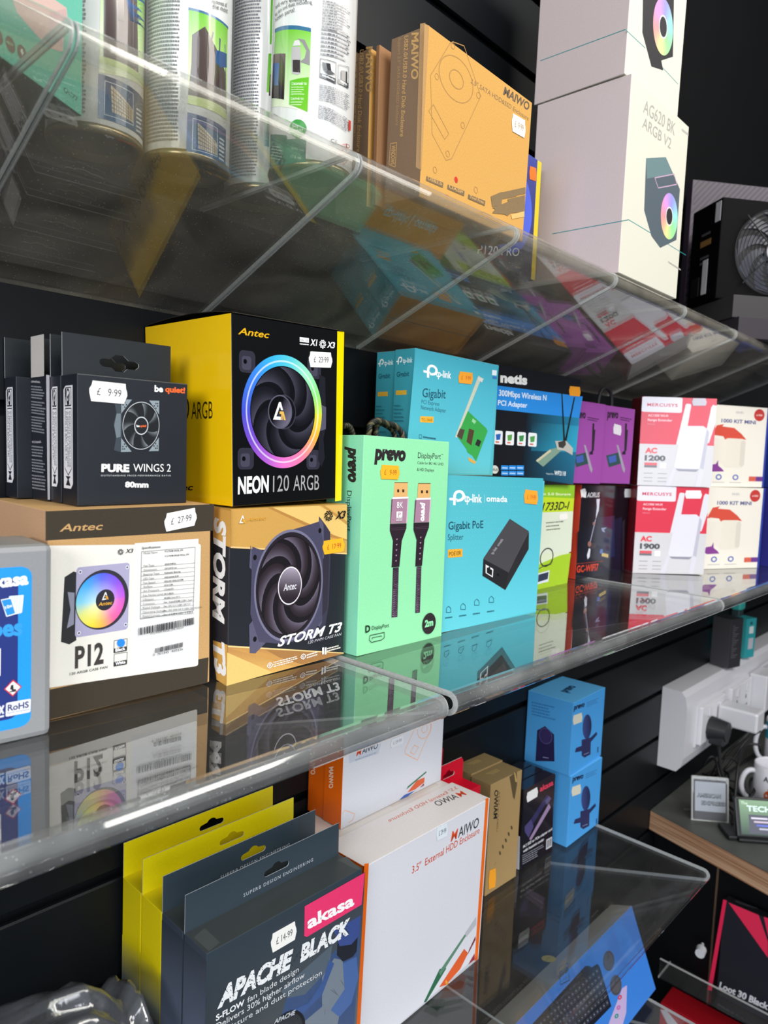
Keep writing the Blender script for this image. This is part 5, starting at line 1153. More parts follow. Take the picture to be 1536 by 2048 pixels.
# ================================================================== LOWER SHELF
L0 = -.58
def apache(i, y, label, yellow, front=False):
    x = .2850; w, d, h = .1630, .0318, .2030
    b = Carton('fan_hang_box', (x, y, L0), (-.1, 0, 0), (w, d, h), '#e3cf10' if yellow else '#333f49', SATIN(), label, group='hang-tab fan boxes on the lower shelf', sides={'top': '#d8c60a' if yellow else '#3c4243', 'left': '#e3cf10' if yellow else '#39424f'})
    L = b.face('left')
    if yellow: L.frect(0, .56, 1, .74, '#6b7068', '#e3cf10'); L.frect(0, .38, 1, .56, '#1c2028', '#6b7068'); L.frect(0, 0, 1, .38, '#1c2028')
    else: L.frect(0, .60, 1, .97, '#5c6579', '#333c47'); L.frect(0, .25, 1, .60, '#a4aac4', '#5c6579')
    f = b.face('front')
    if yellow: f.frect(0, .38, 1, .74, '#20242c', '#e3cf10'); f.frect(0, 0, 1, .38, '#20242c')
    tabh = .0315
    tcol = ('#e6d40c', '#c9c8b4') if yellow else ('#37444e', '#b9bec4')
    g = plate('hang_tab', [(0, 0), (w*.995, 0), (w*.99, tabh), (.0, tabh)], [euro(w*.545, .0165, .0135, .0085)], .0007, Matrix.Translation((0, d-.0006, h-.0005)) @ Matrix.Rotation(R(90), 4, 'X'), None, None, tcol)
    pl = Plane(b.mw, (0, d-.00096, h), (1, 0, 0), (0, 0, 1), (0, -1, 0), w, tabh, g); pl.lay = 2
    if i != 3: pl.utext('SUPERB DESIGN ENGINEERING', (w*.335, .0055), (w*.80, .0062), (w*.335, .0085), '#8f8618' if yellow else '#c3cad2', sp=1.25)
    link('hang_tab', g.mesh('hang_tab'), b.e, [SATIN()])
    if front:
        f.zoom(230, 1530, 2.898)
        f.grad([(545, 1115), (1450, 620), (1400, 1501), (520, 1501)], ['#333f48', '#323c48', '#5b6166', '#343b42'], 8)
        f.poly([(1000, 1330), (1200, 1150), (1425, 930), (1385, 1520), (950, 1501)], '#39507a'); f.poly([(1200, 1230), (1270, 1120), (1320, 1130), (1330, 1300), (1290, 1501), (1080, 1501), (1200, 1400)], '#74808c')
        f.poly([(960, 1310), (1100, 1180), (1260, 1040), (1240, 1180), (1100, 1330), (1000, 1350)], '#54616e')
        f.poly([(1290, 1010), (1410, 950), (1400, 1080), (1380, 1110), (1320, 1140), (1285, 1100)], '#20242e'); f.poly([(1270, 960), (1425, 870), (1412, 990), (1370, 1040), (1300, 1050)], '#3c4f8c')
        f.poly([(1320, 1150), (1400, 1110), (1410, 1230), (1370, 1380), (1300, 1460), (1250, 1420), (1330, 1300)], '#47669f'); f.poly([(1240, 1130), (1270, 1150), (1200, 1330), (1080, 1450), (980, 1440), (1120, 1380), (1200, 1260)], '#3b5890')
        for q in range(12):
            x_, y_ = 1120+random.random()*230, 1200+random.random()*260; f.line((x_, y_), (x_+random.random()*50-10, y_+30), .0002, '#3d4650')
        f.poly([(1098, 818), (1447, 622), (1428, 808), (1110, 996), (1095, 990)], '#ea3a70'); f.text('akasa', (1115, 950), (1385, 808), (1112, 880), '#fbfbfb', bold=.035)
        f.text('APACHE', (590, 1408), (1035, 1160), (585, 1300), '#eef1f3', bold=.055, shear=.35); f.text('BLACK', (1070, 1140), (1368, 965), (1062, 1050), '#eef1f3', bold=.055, shear=.3)
        rd = random.Random(5); f.lay += 2  # worn specks in the lettering
        for q in range(230):
            t = rd.random(); x_ = 600+t*760; y_ = 1360-t*430+rd.uniform(-50, 45); r_ = 1.5+rd.random()*3.5
            f.poly([(x_-r_, y_), (x_, y_-r_), (x_+r_, y_+r_*.5), (x_, y_+r_)], '#333f48', f.lay)
        f.text('S-FLOW', (583, 1482), (748, 1388), (583, 1448), '#f2f4f6', bold=.03); f.text('fan blade design', (765, 1378), (1062, 1195), (766, 1345), '#dfe3e6')
        f.text('Delivers 30% higher airflow', (583, 1532), (1096, 1228), (583, 1498), '#dfe3e6', bold=.005); f.text('moisture and dust protection', (600, 1572), (1196, 1212), (600, 1540), '#dfe3e6')
        A = f.art((990, 1560), (1100, 1500), (990, 1432)); A.disc(1, '#111318', n=40); A.disc(.86, '#2a2e35', n=40); f.text('APACHE', (918, 1500), (1045, 1440), (918, 1474), '#b9c0c6', bold=.04, shear=.3)
        f.sticker((977, 994), (1050, 952), (977, 940), '£ 14-99', parent=b.e)
        t_ = b.face('top').zoom(230, 1530, 2.898); t_.poly([(455, 1000), (520, 945), (608, 1028), (545, 1080)], '#4a5150')
        t_.poly([(1290, 550), (1340, 530), (1430, 610), (1380, 600)], '#4a5150')
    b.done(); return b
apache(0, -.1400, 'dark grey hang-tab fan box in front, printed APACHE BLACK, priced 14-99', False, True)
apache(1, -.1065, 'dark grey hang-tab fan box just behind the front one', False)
apache(2, -.0735, 'yellow hang-tab fan box with SUPERB DESIGN ENGINEERING on its tab', True)
apache(3, -.0400, 'yellow hang-tab fan box at the back against the black wall', True)
OR = '#ee6a10'
def mstripe(f, pts, col): f.poly(pts, col)
# front white enclosure box
b = Carton('enclosure_box', (.4560, -.1310, L0), (1.6, 0, 1.6), (.2110, .0545, .1945), '#dcdde4', SATIN(), 'large white and orange drive enclosure box in front, lettered 3.5 External HDD Enclosure', group='white and orange drive enclosure boxes', sides={'left': OR, 'right': OR, 'top': '#eae3e0'})
f = b.face('front').zoom(580, 1400, 3.16)
f.poly([(470, 1035), (498, 1032), (440, 2120), (395, 2120)], OR); f.poly([(1237, 622), (1256, 618), (1186, 1640), (1166, 1650)], OR)
maiwo(f, (1015, 897), (1190, 800), (1022, 832), '#33373f', '#e2512c')
f.text('3.5"  External HDD Enclosure', (770, 1098), (1197, 840), (772, 1050), '#d2502e', bold=.005)
f.poly([(845, 1910), (945, 1700), (985, 1690), (985, 1700), (860, 1908)], '#2c6b4a'); f.poly([(940, 1720), (1105, 1480), (1112, 1490), (990, 1680), (950, 1740)], '#5d8a74'); f.poly([(942, 1815), (1100, 1572), (1125, 1600), (1075, 1700), (985, 1800)], '#e0602a'); f.poly([(980, 1780), (985, 1768), (1005, 1792), (985, 1802)], '#f0a040')
f.poly([(1130, 1580), (1172, 1490), (1172, 1515), (1122, 1610)], '#7e3040'); f.poly([(1125, 1672), (1166, 1600), (1166, 1640)], '#9a2c40'); f.poly([(1105, 1475), (1176, 1370), (1176, 1420), (1112, 1500)], '#b9bcc4')
f.sticker((960, 832), (996, 815), (960, 790), '£ 29·99', '#dfe8ee', '#5b6470', parent=b.e)
t = b.face('top').zoom(580, 1400, 3.16)
maiwo(t, (1118, 597), (935, 672), (1085, 572), '#4a4440', '#e2512c'); t.text('3.5" External HDD Enclosure', (1062, 560), (628, 772), (1045, 545), '#dc5a34')
b.done()
b = Carton('enclosure_box', (.4630, -.0690, L0), (0, 0, 0), (.2080, .0640, .1850), '#dcdbe0', SATIN(), 'white and orange drive enclosure box directly behind the large front one', group='white and orange drive enclosure boxes', sides={'left': OR, 'right': OR, 'top': '#e6ddd6'}); b.face('top').frect(.55, .15, .95, .4, '#dccfc6'); b.done()
def mtop(x, y, w, d, h, label, front):
    b = Carton('enclosure_box', (x, y, L0+.1856), (.6, 0, 0), (w, d, h), '#dfe0e8', SATIN(), label, group='white and orange drive enclosure boxes', sides={'left': OR, 'top': '#9a9da2'})
    L = b.face('left').zoom(580, 1400, 3.16)
    if front: L.text('MAIWO', (248, 425), (246, 560), (275, 420), '#ffe2cc', bold=.03)
    else: L.text('MAIWO', (130, 342), (132, 472), (158, 340), '#ffe2cc', bold=.03)
    if front:
        f = b.face('front').zoom(580, 1400, 3.16)
        f.poly([(372, 258), (595, 182), (560, 338), (372, 400)], '#ccd2df'); maiwo(f, (418, 356), (553, 304), (422, 316), '#34383f', '#e2512c'); f.rows((412, 372), (550, 322), (414, 388), 1, '#a9b4c8')
        f.pline([(825, 95), (885, 120), (890, 180), (805, 380), (730, 340), (725, 320)], .0011, '#f3c3a6', True); A = f.art((850, 182), (895, 165), (850, 120)); A.ring(.92, 1, '#f3c3a6', n=30); A.ring(.35, .43, '#f3c3a6', n=20)
        f.pline([(785, 285), (812, 298), (785, 345), (760, 330)], .0009, '#f3c3a6', True); f.pline([(330, 720), (345, 695), (410, 720), (395, 760), (370, 775)], .0009, '#f3c3a6')
        f.poly([(735, 565), (745, 545), (860, 450), (862, 458)], '#3c7a58'); f.poly([(740, 585), (800, 510), (850, 488), (848, 520), (790, 565)], '#e4653a'); f.poly([(690, 632), (722, 600), (790, 572), (740, 610)], '#3a62b8'); f.poly([(820, 555), (846, 525), (846, 540)], '#8c3040')
        f.sticker((675, 262), (716, 245), (676, 235), '£ 29·99', '#e6e8ee', '#8f95a2', parent=b.e)
    b.done(); return b
mtop(.5010, -.0560, .1690, .0280, .1000, 'smaller white and orange enclosure box stacked in front on top, with a price tag', True)
mtop(.5020, -.0275, .1690, .0260, .0980, 'smaller white and orange enclosure box stacked at the back, only its orange spine showing', False)
# red tabbed boxes
for k, (y, lab) in enumerate(((-.0715, 'white box with a red top and red hang tab, front one of the pair'), (-.0380, 'white box with red top and hang tab, back one of the pair'))):
    b = Carton('red_tab_box', (.6780, y, L0), (0, 0, 0), (.0520, .0300, .1660+.004*k), '#dfdfe6', SATIN(), lab, group='boxes with red hang tabs', sides={'top': '#d81030', 'left': '#d81030'})
    f = b.face('front'); f.frect(0, .93, 1, 1, '#d4102e'); f.upoly([(.035, .135), (.05, .15), (.046, .142), (.05, .132)], '#d04060')
    g = plate('hang_tab', [(0, 0), (.052, 0), (.052, .024), (.048, .029), (0, .029)], [euro(.022, .013, .012, .009)], .0009, Matrix.Translation((0, .0290, .1655+.004*k)) @ Matrix.Rotation(R(90), 4, 'X'), None, None, ('#d4102e', '#e9e4e4'))
    link('hang_tab', g.mesh('hang_tab'), b.e, [SATIN()]); b.done()
# kraft boxes lower
for k, (x, y, h, lab) in enumerate(((.7625, -.0655, .1540, 'kraft enclosure box on the lower shelf with an orange sticker near its bottom'), (.7660, -.0310, .1550, 'kraft enclosure box on the lower shelf, behind the one with the orange sticker'))):
    b = Carton('enclosure_box', (x, y, L0), (-2.3, 0, 0), (.0705, .0325, h), '#a68a5c', KRAFT(), lab, group='kraft enclosure boxes on the lower shelf', sides={'top': '#8a7650', 'left': '#9a8056'})
    t = b.face('top')
    for q in range(4): t.uline((.02+.002*q, .024-.002*q), (.045, .024-.002*q), .0008, '#b79a5e')
    if k == 0:
        f = b.face('front').zoom(850, 1480, 3.938)
        f.text('MAIWO', (540, 622), (548, 395), (570, 618), '#2a2620', bold=.03); f.text('USB3.0 to SATA', (562, 720), (580, 400), (574, 720), '#5c4d36')
        f.poly([(665, 290), (722, 250), (725, 350), (705, 470), (692, 450)], '#5a4c34'); f.poly([(700, 250), (712, 262), (725, 330), (712, 330)], '#b99a60')
        for q in range(5): x_ = 590+q*23; y_ = 890-q*50; f.art((x_, y_), (x_+7, y_-4), (x_-4, y_-16)).disc(1, '#54472f', n=10)
        f.line((545, 985), (560, 960), .0005, '#54472f')
        f.sticker((528, 1092), (556, 1080), (530, 1018), '', '#f5a21c', parent=b.e)
    b.done()
# dark akasa adapters
for k, (x, y, lab) in enumerate(((.8486, -.0640, 'dark adapter box in front with a pink maker name and white sticker'), (.8500, -.0430, 'dark adapter box second in its row, behind the stickered one'), (.8515, -.0220, 'dark adapter box third in its row, nearest the wall'))):
    b = Carton('adapter_box', (x, y, L0), (-3.0, 0, 0), (.0790, .0195, .1180), '#15151f', GLOSS(), lab, group='dark adapter boxes on the lower shelf', sides={'left': '#17171c', 'top': '#20222a'})
    if k == 0:
        f = b.face('front').zoom(850, 1480, 3.938)
        f.grad([(775, 400), (1020, 260), (1000, 880), (765, 1010)], ['#151722', '#221a28', '#1b1218', '#14141e'], 6)
        f.text('akasa', (905, 408), (1010, 352), (905, 365), '#e23c5c', bold=.03)
        f.poly([(820, 780), (975, 500), (990, 530), (835, 790)], '#9c84a8'); f.poly([(785, 700), (960, 430), (985, 450), (800, 740)], '#33305a'); f.poly([(785, 680), (835, 625), (855, 680), (815, 770), (785, 720)], '#4c4678'); f.poly([(945, 480), (975, 440), (995, 460), (960, 510)], '#56507e')
        f.text('M.2 SSD to PCIe adapter card', (772, 852), (1000, 708), (774, 830), '#e8e8ee', bold=.02); f.text('with heatsink cooler', (772, 888), (936, 790), (774, 866), '#e8e8ee', bold=.02); f.rows((765, 905), (945, 808), (768, 985), 5, '#9a9aa6', .35, .4, 4)
        f.poly([(955, 785), (1000, 760), (998, 838), (952, 865)], '#c9c9cf'); f.bars((960, 792), (995, 772), (957, 850), 24, '#1a1a1e')
        f.sticker((843, 430), (887, 404), (843, 392), '', '#e8e8e6', parent=b.e)
        L = b.face('left').zoom(850, 1480, 3.938); L.poly([(718, 745), (748, 760), (742, 1022), (706, 1010)], '#dcdce2'); L.rows((728, 520), (740, 525), (724, 740), 18, '#8a8a92')
    b.done()
# blue phone holder boxes
def blue(loc, rot, size, label, top):
    b = Carton('phone_holder_box', loc, rot, size, '#479ee2', MATTE(), label, group='sky blue phone holder boxes', sides={'left': '#4ba0e0', 'top': '#62b6ee'})
    f = b.face('front'); L = b.face('left')
    f.zoom(580, 1340, 2.363); L.zoom(580, 1340, 2.363); dy = 0 if top else 338; dx = 0 if top else -6
    DB = '#2a2c58'
    f.text('prevo', (1340+dx, 190+dy), (1392+dx, 172+dy), (1341+dx, 172+dy), '#1a2240', bold=.05, shear=.1); f.rows((1402+dx, 152+dy), (1460+dx, 128+dy), (1402+dx, 178+dy), 3, '#2f5f92', .3)
    f.poly([(1352+dx, 368+dy), (1400+dx, 350+dy), (1402+dx, 378+dy), (1346+dx, 390+dy)], DB); f.poly([(1410+dx, 330+dy), (1448+dx, 292+dy), (1452+dx, 304+dy), (1418+dx, 345+dy)], '#1f2b58')
    A = f.art((1404+dx, 268+dy), (1425+dx, 262+dy), (1404+dx, 210+dy)); A.ring(.01, 1, lambda x, y: mix('#3b4a86', '#1b2248', max(0, min(1, .5+x*.5))), n=28, rings=2); f.poly([(1378+dx, 330+dy), (1422+dx, 318+dy), (1420+dx, 398+dy), (1392+dx, 414+dy), (1378+dx, 405+dy)], DB); f.line((1388+dx, 400+dy), (1412+dx, 390+dy), .0008, '#8fa0d0')
    f.poly([(1452+dx, 365+dy), (1458+dx, 362+dy), (1457+dx, 388+dy), (1451+dx, 391+dy)], '#2a5a90')
    f.sticker((1358+dx, 230+dy), (1380+dx, 222+dy), (1358+dx, 208+dy), '', '#d8d6c4', parent=b.e)
    if top:
        L.poly([(1160, 430), (1168, 285), (1205, 265), (1248, 305), (1250, 432)], '#241f48'); A = L.art((1208, 312), (1240, 318), (1208, 274)); A.disc(1, '#332b5c', n=24); A.ring(.9, 1, '#514a80', n=24); L.line((1195, 412), (1222, 416), .001, '#9aa0d0')
        t = b.face('top'); t.utext('prevo', (.035, .030), (.075, .034), (.033, .040), '#1a3a60', bold=.05, shear=.1)
    L.rows((1142, 145+dy), (1262, 172+dy), (1142, 215+dy), 5, '#2f78b8', .4, .4, 3)
    b.done()
blue((.9527, -.0801, L0), (.3, 0, -.3), (.1021, .0790, .1110), 'sky blue phone holder box at the bottom of the stack of two', False)
blue((.9504, -.0778, L0+.1115), (1.6, 0, 0), (.1080, .0765, .1120), 'sky blue phone holder box on top of the other blue one', True)
# clear plastic bag with a pouch inside, front left
def plastic_bag():
    e, mw = empty('plastic_bag', (0, 0, L0), None, 'crumpled clear plastic bag at the lower left, beside the yellow fan boxes', 'bag')
    prof = [(.0, .165), (.10, .182), (.160, .184), (.188, .1845), (.218, .183), (.2315, .172), (.2454, .155), (.2576, .163), (.2640, .145), (.2700, .105), (.2730, .03)]
    n, m2 = 90, 40; vs, fs = [], []; ya, yb = -.145, -.015
    for s_ in (0, 1):
        for j in range(m2+1):
            for i in range(n+1):
                x = .273*i/n; v = j/m2; y = ya+(yb-ya)*v; top = prof[-1][1]
                for k in range(len(prof)-1):
                    if x <= prof[k+1][0]: t = (x-prof[k][0])/(prof[k+1][0]-prof[k][0]); top = prof[k][1]*(1-t)+prof[k+1][1]*t; break
                zz = top*(1-abs(2*v-1)**3*.75)
                q = abs(math.sin(9*x+14*v+.8*math.sin(5*v)))**2*.007+abs(math.sin(28*x-19*v))**6*.003+.0016*math.sin(70*x+30*v)+.0007*math.sin(160*x-90*v)
                zz -= q*(1-abs(2*v-1)**2*.3)*(0.35 if .45 < v < .55 else 1)
                y2 = y+.004*math.sin(60*x+7*v)
                vs.append((x, y2, max(.001, zz) if s_ == 0 else max(.0004, zz-.0008)))
    N = (n+1)*(m2+1)
    for s_ in (0, 1):
        for j in range(m2):
            for i in range(n): o = s_*N+j*(n+1)+i; fs.append((o, o+1, o+n+2, o+n+1) if s_ == 0 else (o, o+n+1, o+n+2, o+1))
    me = bpy.data.meshes.new('bag_film'); me.from_pydata(vs, [], fs); me.update(); [setattr(p, 'use_smooth', True) for p in me.polygons]; link('bag_film', me, e, [clear('thin_plastic_film', .07, .04, (.93, .94, .95), rough=.12, dust_glow_col=(.75, .77, .84), bump=.25)])
    bm = bmesh.new(); add_box(bm, (.02, -.12, .004), (.245, -.04, .135), .012, 3); bm_obj('dark_pouch', bm, plain('dark_pouch_fabric', '#1d1f26', .5, bump=.3), e)
plastic_bag()
# ================================================================== BELOW THE LOWER SHELF: keyboard box
acrylic_shelf(.50, 1.13, -.8760, .25, .1, LOWM, 'clear acrylic shelf under the blue keyboard box at the bottom', 'clear acrylic shelves in the lower row', th=.0042)
b = Carton('keyboard_box', (.6858, -.1640, -.8600), (.4, -22.5, 0), (.4500, .0396, .1301), '#3f86e2', SATIN(), 'long blue keyboard box leaning below the lower shelf, picturing a black keyboard and mouse', sides={'top': '#a8a49c', 'right': '#2f6cc0'})
f = b.face('front').zoom(850, 1700, 3.072)
A = f.art((855, 765), (888, 735), (852, 705)); f.pline([(822, 720), (878, 695), (888, 800), (832, 828)], .0012, '#2c3e66', True); f.text('EVO', (828, 780), (880, 748), (826, 745), '#2c3e66', bold=.03); f.text('LABS', (835, 812), (884, 785), (834, 796), '#4a6694')
kb = [(640, 1090), (985, 712), (1012, 712), (1022, 722), (1060, 698), (1075, 722), (1145, 960), (990, 1120), (620, 1240)]
f.poly(kb, '#1c1f2a')
def lerp(p, q, t): return (p[0]+(q[0]-p[0])*t, p[1]+(q[1]-p[1])*t)
TLp, TRp, BRp, BLp = (650, 1100), (1060, 716), (1135, 950), (760, 1290)
f.lay += 2
for j in range(6):
    for i in range(19):
        u0, u1, v0, v1 = (i+.12)/19, (i+.88)/19, (j+.14)/6, (j+.86)/6
        q = [lerp(lerp(TLp, TRp, u), lerp(BLp, BRp, u), v) for u, v in ((u0, v0), (u1, v0), (u1, v1), (u0, v1))]
        f.poly(q, '#3c404e', f.lay)
        c_ = lerp(lerp(TLp, TRp, (u0+u1)/2), lerp(BLp, BRp, (u0+u1)/2), v0+.05); f.poly([(c_[0]-2, c_[1]+1), (c_[0]+3, c_[1]-3), (c_[0]+4, c_[1]+2), (c_[0]-1, c_[1]+6)], '#aab0bc', f.lay+1)
f.lay += 2
for c_, k in (((1128, 680), 1), ((1172, 830), 1)): A = f.art(c_, (c_[0]+34, c_[1]-14), (c_[0]-8, c_[1]-62)); A.disc(1, '#5a5a60', n=28); A.ring(.8, .9, '#44444a', n=28); A.poly([(-.05, .2), (.05, .2), (.05, .9), (-.05, .9)], '#2c2c30')
f.poly([(1210, 850), (1240, 830), (1235, 1000), (1200, 1120), (1110, 1140), (1130, 1060)], '#c9b4e0')
for c_, col in (((1196, 905), '#d0405a'), ((1188, 968), '#c869b4'), ((1176, 1020), '#2f9a8a')): f.art(c_, (c_[0]+14, c_[1]-4), (c_[0], c_[1]-16)).ring(.3, .9, col, n=16)
t = b.face('top').zoom(850, 1700, 3.072)
t.text('USB MULTIMEDIA KEYBOARD', (648, 790), (365, 1066), (630, 782), '#5a5850', bold=.02); t.text('EVO', (1158, 325), (1120, 362), (1135, 320), '#5a5850', bold=.02); t.rows((1070, 372), (1030, 415), (1058, 368), 1, '#7a766c')
t.art((760, 668), (805, 672), (762, 648)).disc(1, '#dcc326', n=28); t.text('QWERTY UK', (740, 680), (785, 655), (738, 672), '#6a5c20')
b.done()
# clear ticket hooks
for k, (x, y, z, lab) in enumerate(((.62, -.150, -.735, 'clear plastic ticket hook below the lower shelf, nearer the camera'), (.76, -.150, -.735, 'clear plastic ticket hook below the lower shelf, above the yellow sticker'))):
    e, _ = empty('ticket_hook', (x, y, z), None, lab, 'hook', 'clear ticket hooks')
    tube('hook_arm', [(0, .15, 0), (0, .05, 0), (0, 0, .001), (0, -.012, .006)], .0016, EDGE(), e)
    bm = bmesh.new(); add_box(bm, (-.02, -.014, -.02), (.02, -.0125, .008), .0004); bm_obj('ticket_window', bm, clear('clear_ticket', .08, .06), e)

# ================================================================== COUNTER AND WALL TRUNKING
WP = plain('white_pvc', '#d6d5da', .32, noise=.03, scale=10, coat=.2)
e, _ = empty('wall_trunking', (1.487, 0, -.638), None, 'white plastic cable trunking with sockets fixed to the black wall', 'trunking')
bm = bmesh.new(); prof = [(0, 0), (-.040, 0), (-.049, .012), (-.053, .03), (-.0535, .085), (-.053, .14), (-.049, .16), (-.040, .170), (0, .172)]
a = [bm.verts.new((0, y-.0005, z)) for y, z in prof]; c = [bm.verts.new((1.10, y-.0005, z)) for y, z in prof]
for i in range(len(prof)-1): bm.faces.new((a[i], c[i], c[i+1], a[i+1]))
bm.faces.new(a); bm.faces.new(c[::-1]); bm.faces.new((a[-1], c[-1], c[0], a[0]))
bm_obj('trunking_body', bm, WP, e)
bm = bmesh.new(); add_box(bm, (.055, -.0565, .040), (1.08, -.0530, .130), .001); bm_obj('trunking_cover', bm, WP, e)
def socket(x, name='wall_socket'):
    bm = bmesh.new(); add_box(bm, (x, -.065, .045), (x+.146, -.056, .128), .002, 2)
    s = bm_obj(name, bm, plain('white_socket', '#dcdbdf', .25, noise=.02), e)
    for sx in (.040, .106):
        bm = bmesh.new(); add_box(bm, (x+sx-.006, -.0685, .103), (x+sx+.006, -.065, .120), .001); bm_obj('switch', bm, WP, s)
        bm = bmesh.new()
        add_box(bm, (x+sx-.0025, -.0654, .084), (x+sx+.0025, -.0649, .093)); add_box(bm, (x+sx-.013, -.0654, .066), (x+sx-.006, -.0649, .070)); add_box(bm, (x+sx+.006, -.0654, .066), (x+sx+.013, -.0649, .070))
        bm_obj('pin_slot', bm, plain('slot_black', '#1a1a1a', .6), s)
socket(.062); socket(.250)
bm = bmesh.new(); add_box(bm, (.400, -.098, .045), (.490, -.0570, .135), .003); bm_obj('surface_mount_box', bm, WP, e)
def world_at(px, py, y):
    d = ray(px, py); return CAM+d*((y-CAM.y)/d.y)
# plugs
e, _ = empty('mains_plug', (1.60, -.083, -.565), None, 'black mains plug pushed into the white wall socket', 'plug')
bm = bmesh.new(); add_cyl(bm, (0, .016, 0), (0, -.020, 0), .026, .021, 28); add_box(bm, (-.019, -.018, -.030), (.019, .014, .0), .004)
bm_obj('plug_body', bm, plain('black_rubber', '#26272a', .45), e)
tube('flex', [(0, -.004, -.028), (0, -.006, -.06), (.004, -.010, -.09), (.012, -.02, -.125), (.03, -.03, -.152)], .0035, plain('black_flex', '#1b1b1d', .5), e)
e, _ = empty('usb_charger', (1.665, -.100, -.545), None, 'white usb charger plugged into the wall socket beside the black plug', 'charger')
bm = bmesh.new(); add_box(bm, (-.026, -.048, -.022), (.026, .034, .022), .005, 3); bm_obj('charger_body', bm, WP, e)
bm = bmesh.new(); add_box(bm, (.0262, -.03, -.004), (.0268, .01, .004)); bm_obj('usb_port', bm, plain('port_grey', '#6b6b70', .4), e)
e, _ = empty('yellow_plug_cable', (2.00, -.10, -.545), None, 'cable with a bright yellow plug entering the white wall socket box', 'cable')
bm = bmesh.new(); add_cyl(bm, (-.085, .010, .012), (-.020, -.018, .004), .0075, .0075, 16); bm_obj('yellow_plug', bm, plain('yellow_plastic', '#e2a60c', .4), e)
tube('flex', [(-.02, -.018, .004), (.02, -.04, .0), (.08, -.07, -.01)], .006, plain('teal_flex', '#1f3a40', .5), e)
# small boxes on the trunking
Z1 = -.4655
b = Carton('accessory_box', (1.7390, -.0500, Z1), (-15, 0, 0), (.048, .046, .1160), '#454347', MATTE(), 'tall dark grey accessory box standing on the white trunking', sides={'left': '#4a484c', 'front': '#343236', 'top': '#2c2c2e'})
f = b.face('front'); f.lay += 1
for k in range(16): f.uline((.008, .1-k*.005), (.016+.02*((k*37) % 10)/10, .1-k*.005), .0014, '#6a676b', f.lay)
b.done()
b = Carton('accessory_box', (1.8680, -.0470, Z1), (-15, 0, 0), (.040, .036, .098), '#2f9aa0', MATTE(), 'teal accessory box standing on the white trunking', sides={'left': '#3aa9ac'})
f = b.face('front'); f.frect(.3, .62, .75, .8, '#d4dcdc'); f.frect(.3, .22, .8, .5, '#b9b8c0'); f.frect(.35, .85, .6, .92, '#17585c'); b.done()
e, _ = empty('teal_dispenser', (1.905, -.012, Z1), None, 'small teal cap sticking up behind the dark grey accessory box', 'cap')
bm = bmesh.new(); add_box(bm, (-.02, -.012, 0), (.012, .010, .112), .004); bm_obj('body', bm, plain('dark_body', '#2a3a3c', .5), e)
bm = bmesh.new(); add_box(bm, (-.022, -.014, .112), (.016, .010, .132), .005); bm_obj('teal_lid', bm, plain('teal_plastic', '#3cb2a8', .4), e)
# counter
ZC = -.7314
top = plain('grey_stone_laminate', '#4d4f4b', .45, noise=.35, scale=18)
e, _ = empty('counter', (1.469, 0, ZC), None, 'shop counter with a grey top and plywood edge meeting the black wall', 'counter')
outl = [(0, -.001), (-.066, -.247), (-.19, -.72), (.42, -.88), (.62, -.30), (1.14, -.16), (1.14, -.001)]
def prism(name, pts, z0, z1, mat, parent):
    bm = bmesh.new(); a = [bm.verts.new((x, y, z0)) for x, y in pts]; c = [bm.verts.new((x, y, z1)) for x, y in pts]; n = len(pts)
    for i in range(n): bm.faces.new((a[i], a[(i+1) % n], c[(i+1) % n], c[i]))
    bm.faces.new(a[::-1]); bm.faces.new(c); return bm_obj(name, bm, mat, parent)
def ply():
    mt, nt, b_, n, l = nodes('plywood_edge'); tc = n.new('ShaderNodeTexCoord'); mp = n.new('ShaderNodeMapping'); mp.inputs['Scale'].default_value = (3, 3, 160)
    no = n.new('ShaderNodeTexNoise'); no.inputs['Scale'].default_value = 1.4; no.inputs['Detail'].default_value = 4; l.new(tc.outputs['Object'], mp.inputs[0]); l.new(mp.outputs[0], no.inputs['Vector'])
    cr = n.new('ShaderNodeValToRGB'); cr.color_ramp.elements[0].position = .35; cr.color_ramp.elements[1].position = .65; cr.color_ramp.elements[0].color = (*hx('#a06f4c'), 1); cr.color_ramp.elements[1].color = (*hx('#dcb592'), 1)
    l.new(no.outputs['Fac'], cr.inputs[0]); l.new(cr.outputs[0], b_.inputs['Base Color']); b_.inputs['Roughness'].default_value = .6; return mt
prism('counter_top', outl, -.0012, 0, top, e); prism('plywood_edge', [(x+.0004, y) for x, y in outl], -.0420, -.0013, ply(), e)
# card stand
def on_counter(px, py):
    d = ray(px, py); return CAM+d*((ZC-CAM.z)/d.z)
p0 = on_counter(1384, 1640); p1 = on_counter(1456, 1646); v = p1-p0; yaw = math.atan2(v.y, v.x); w_ = v.length
e, mw = empty('card_stand', p0, (yaw, R(-12), 0), 'clear acrylic stand holding a grey AMERICAN EXPRESS card on the counter', 'stand')
CL = clear('clear_stand_acrylic', .10, .10)
bm = bmesh.new(); add_box(bm, (0, 0, .0005), (w_, .003, .088), .001); bm_obj('clear_panel', bm, CL, e)
for lo, hi in (((-.0012, -.0004, 0), (.0012, .0034, .088)), ((w_-.0012, -.0004, 0), (w_+.0012, .0034, .088)), ((0, -.0004, .0868), (w_, .0034, .0892)), ((0, -.0004, 0), (w_, .0034, .0022))):
    bm = bmesh.new(); add_box(bm, lo, hi); bm_obj('edge_strip', bm, EDGE(), e)
bm = bmesh.new(); add_box(bm, (-.004, -.002, .0), (w_*.96, .045, .003), .001); o = bm_obj('foot', bm, CL, e); o.rotation_euler = (R(12), 0, 0)
g = Geo(); pl = Plane(mw, (.004, -.0012, .004), (1, 0, 0), (0, 0, 1), (0, -1, 0), w_-.008, .078, g); pl.lay = 1
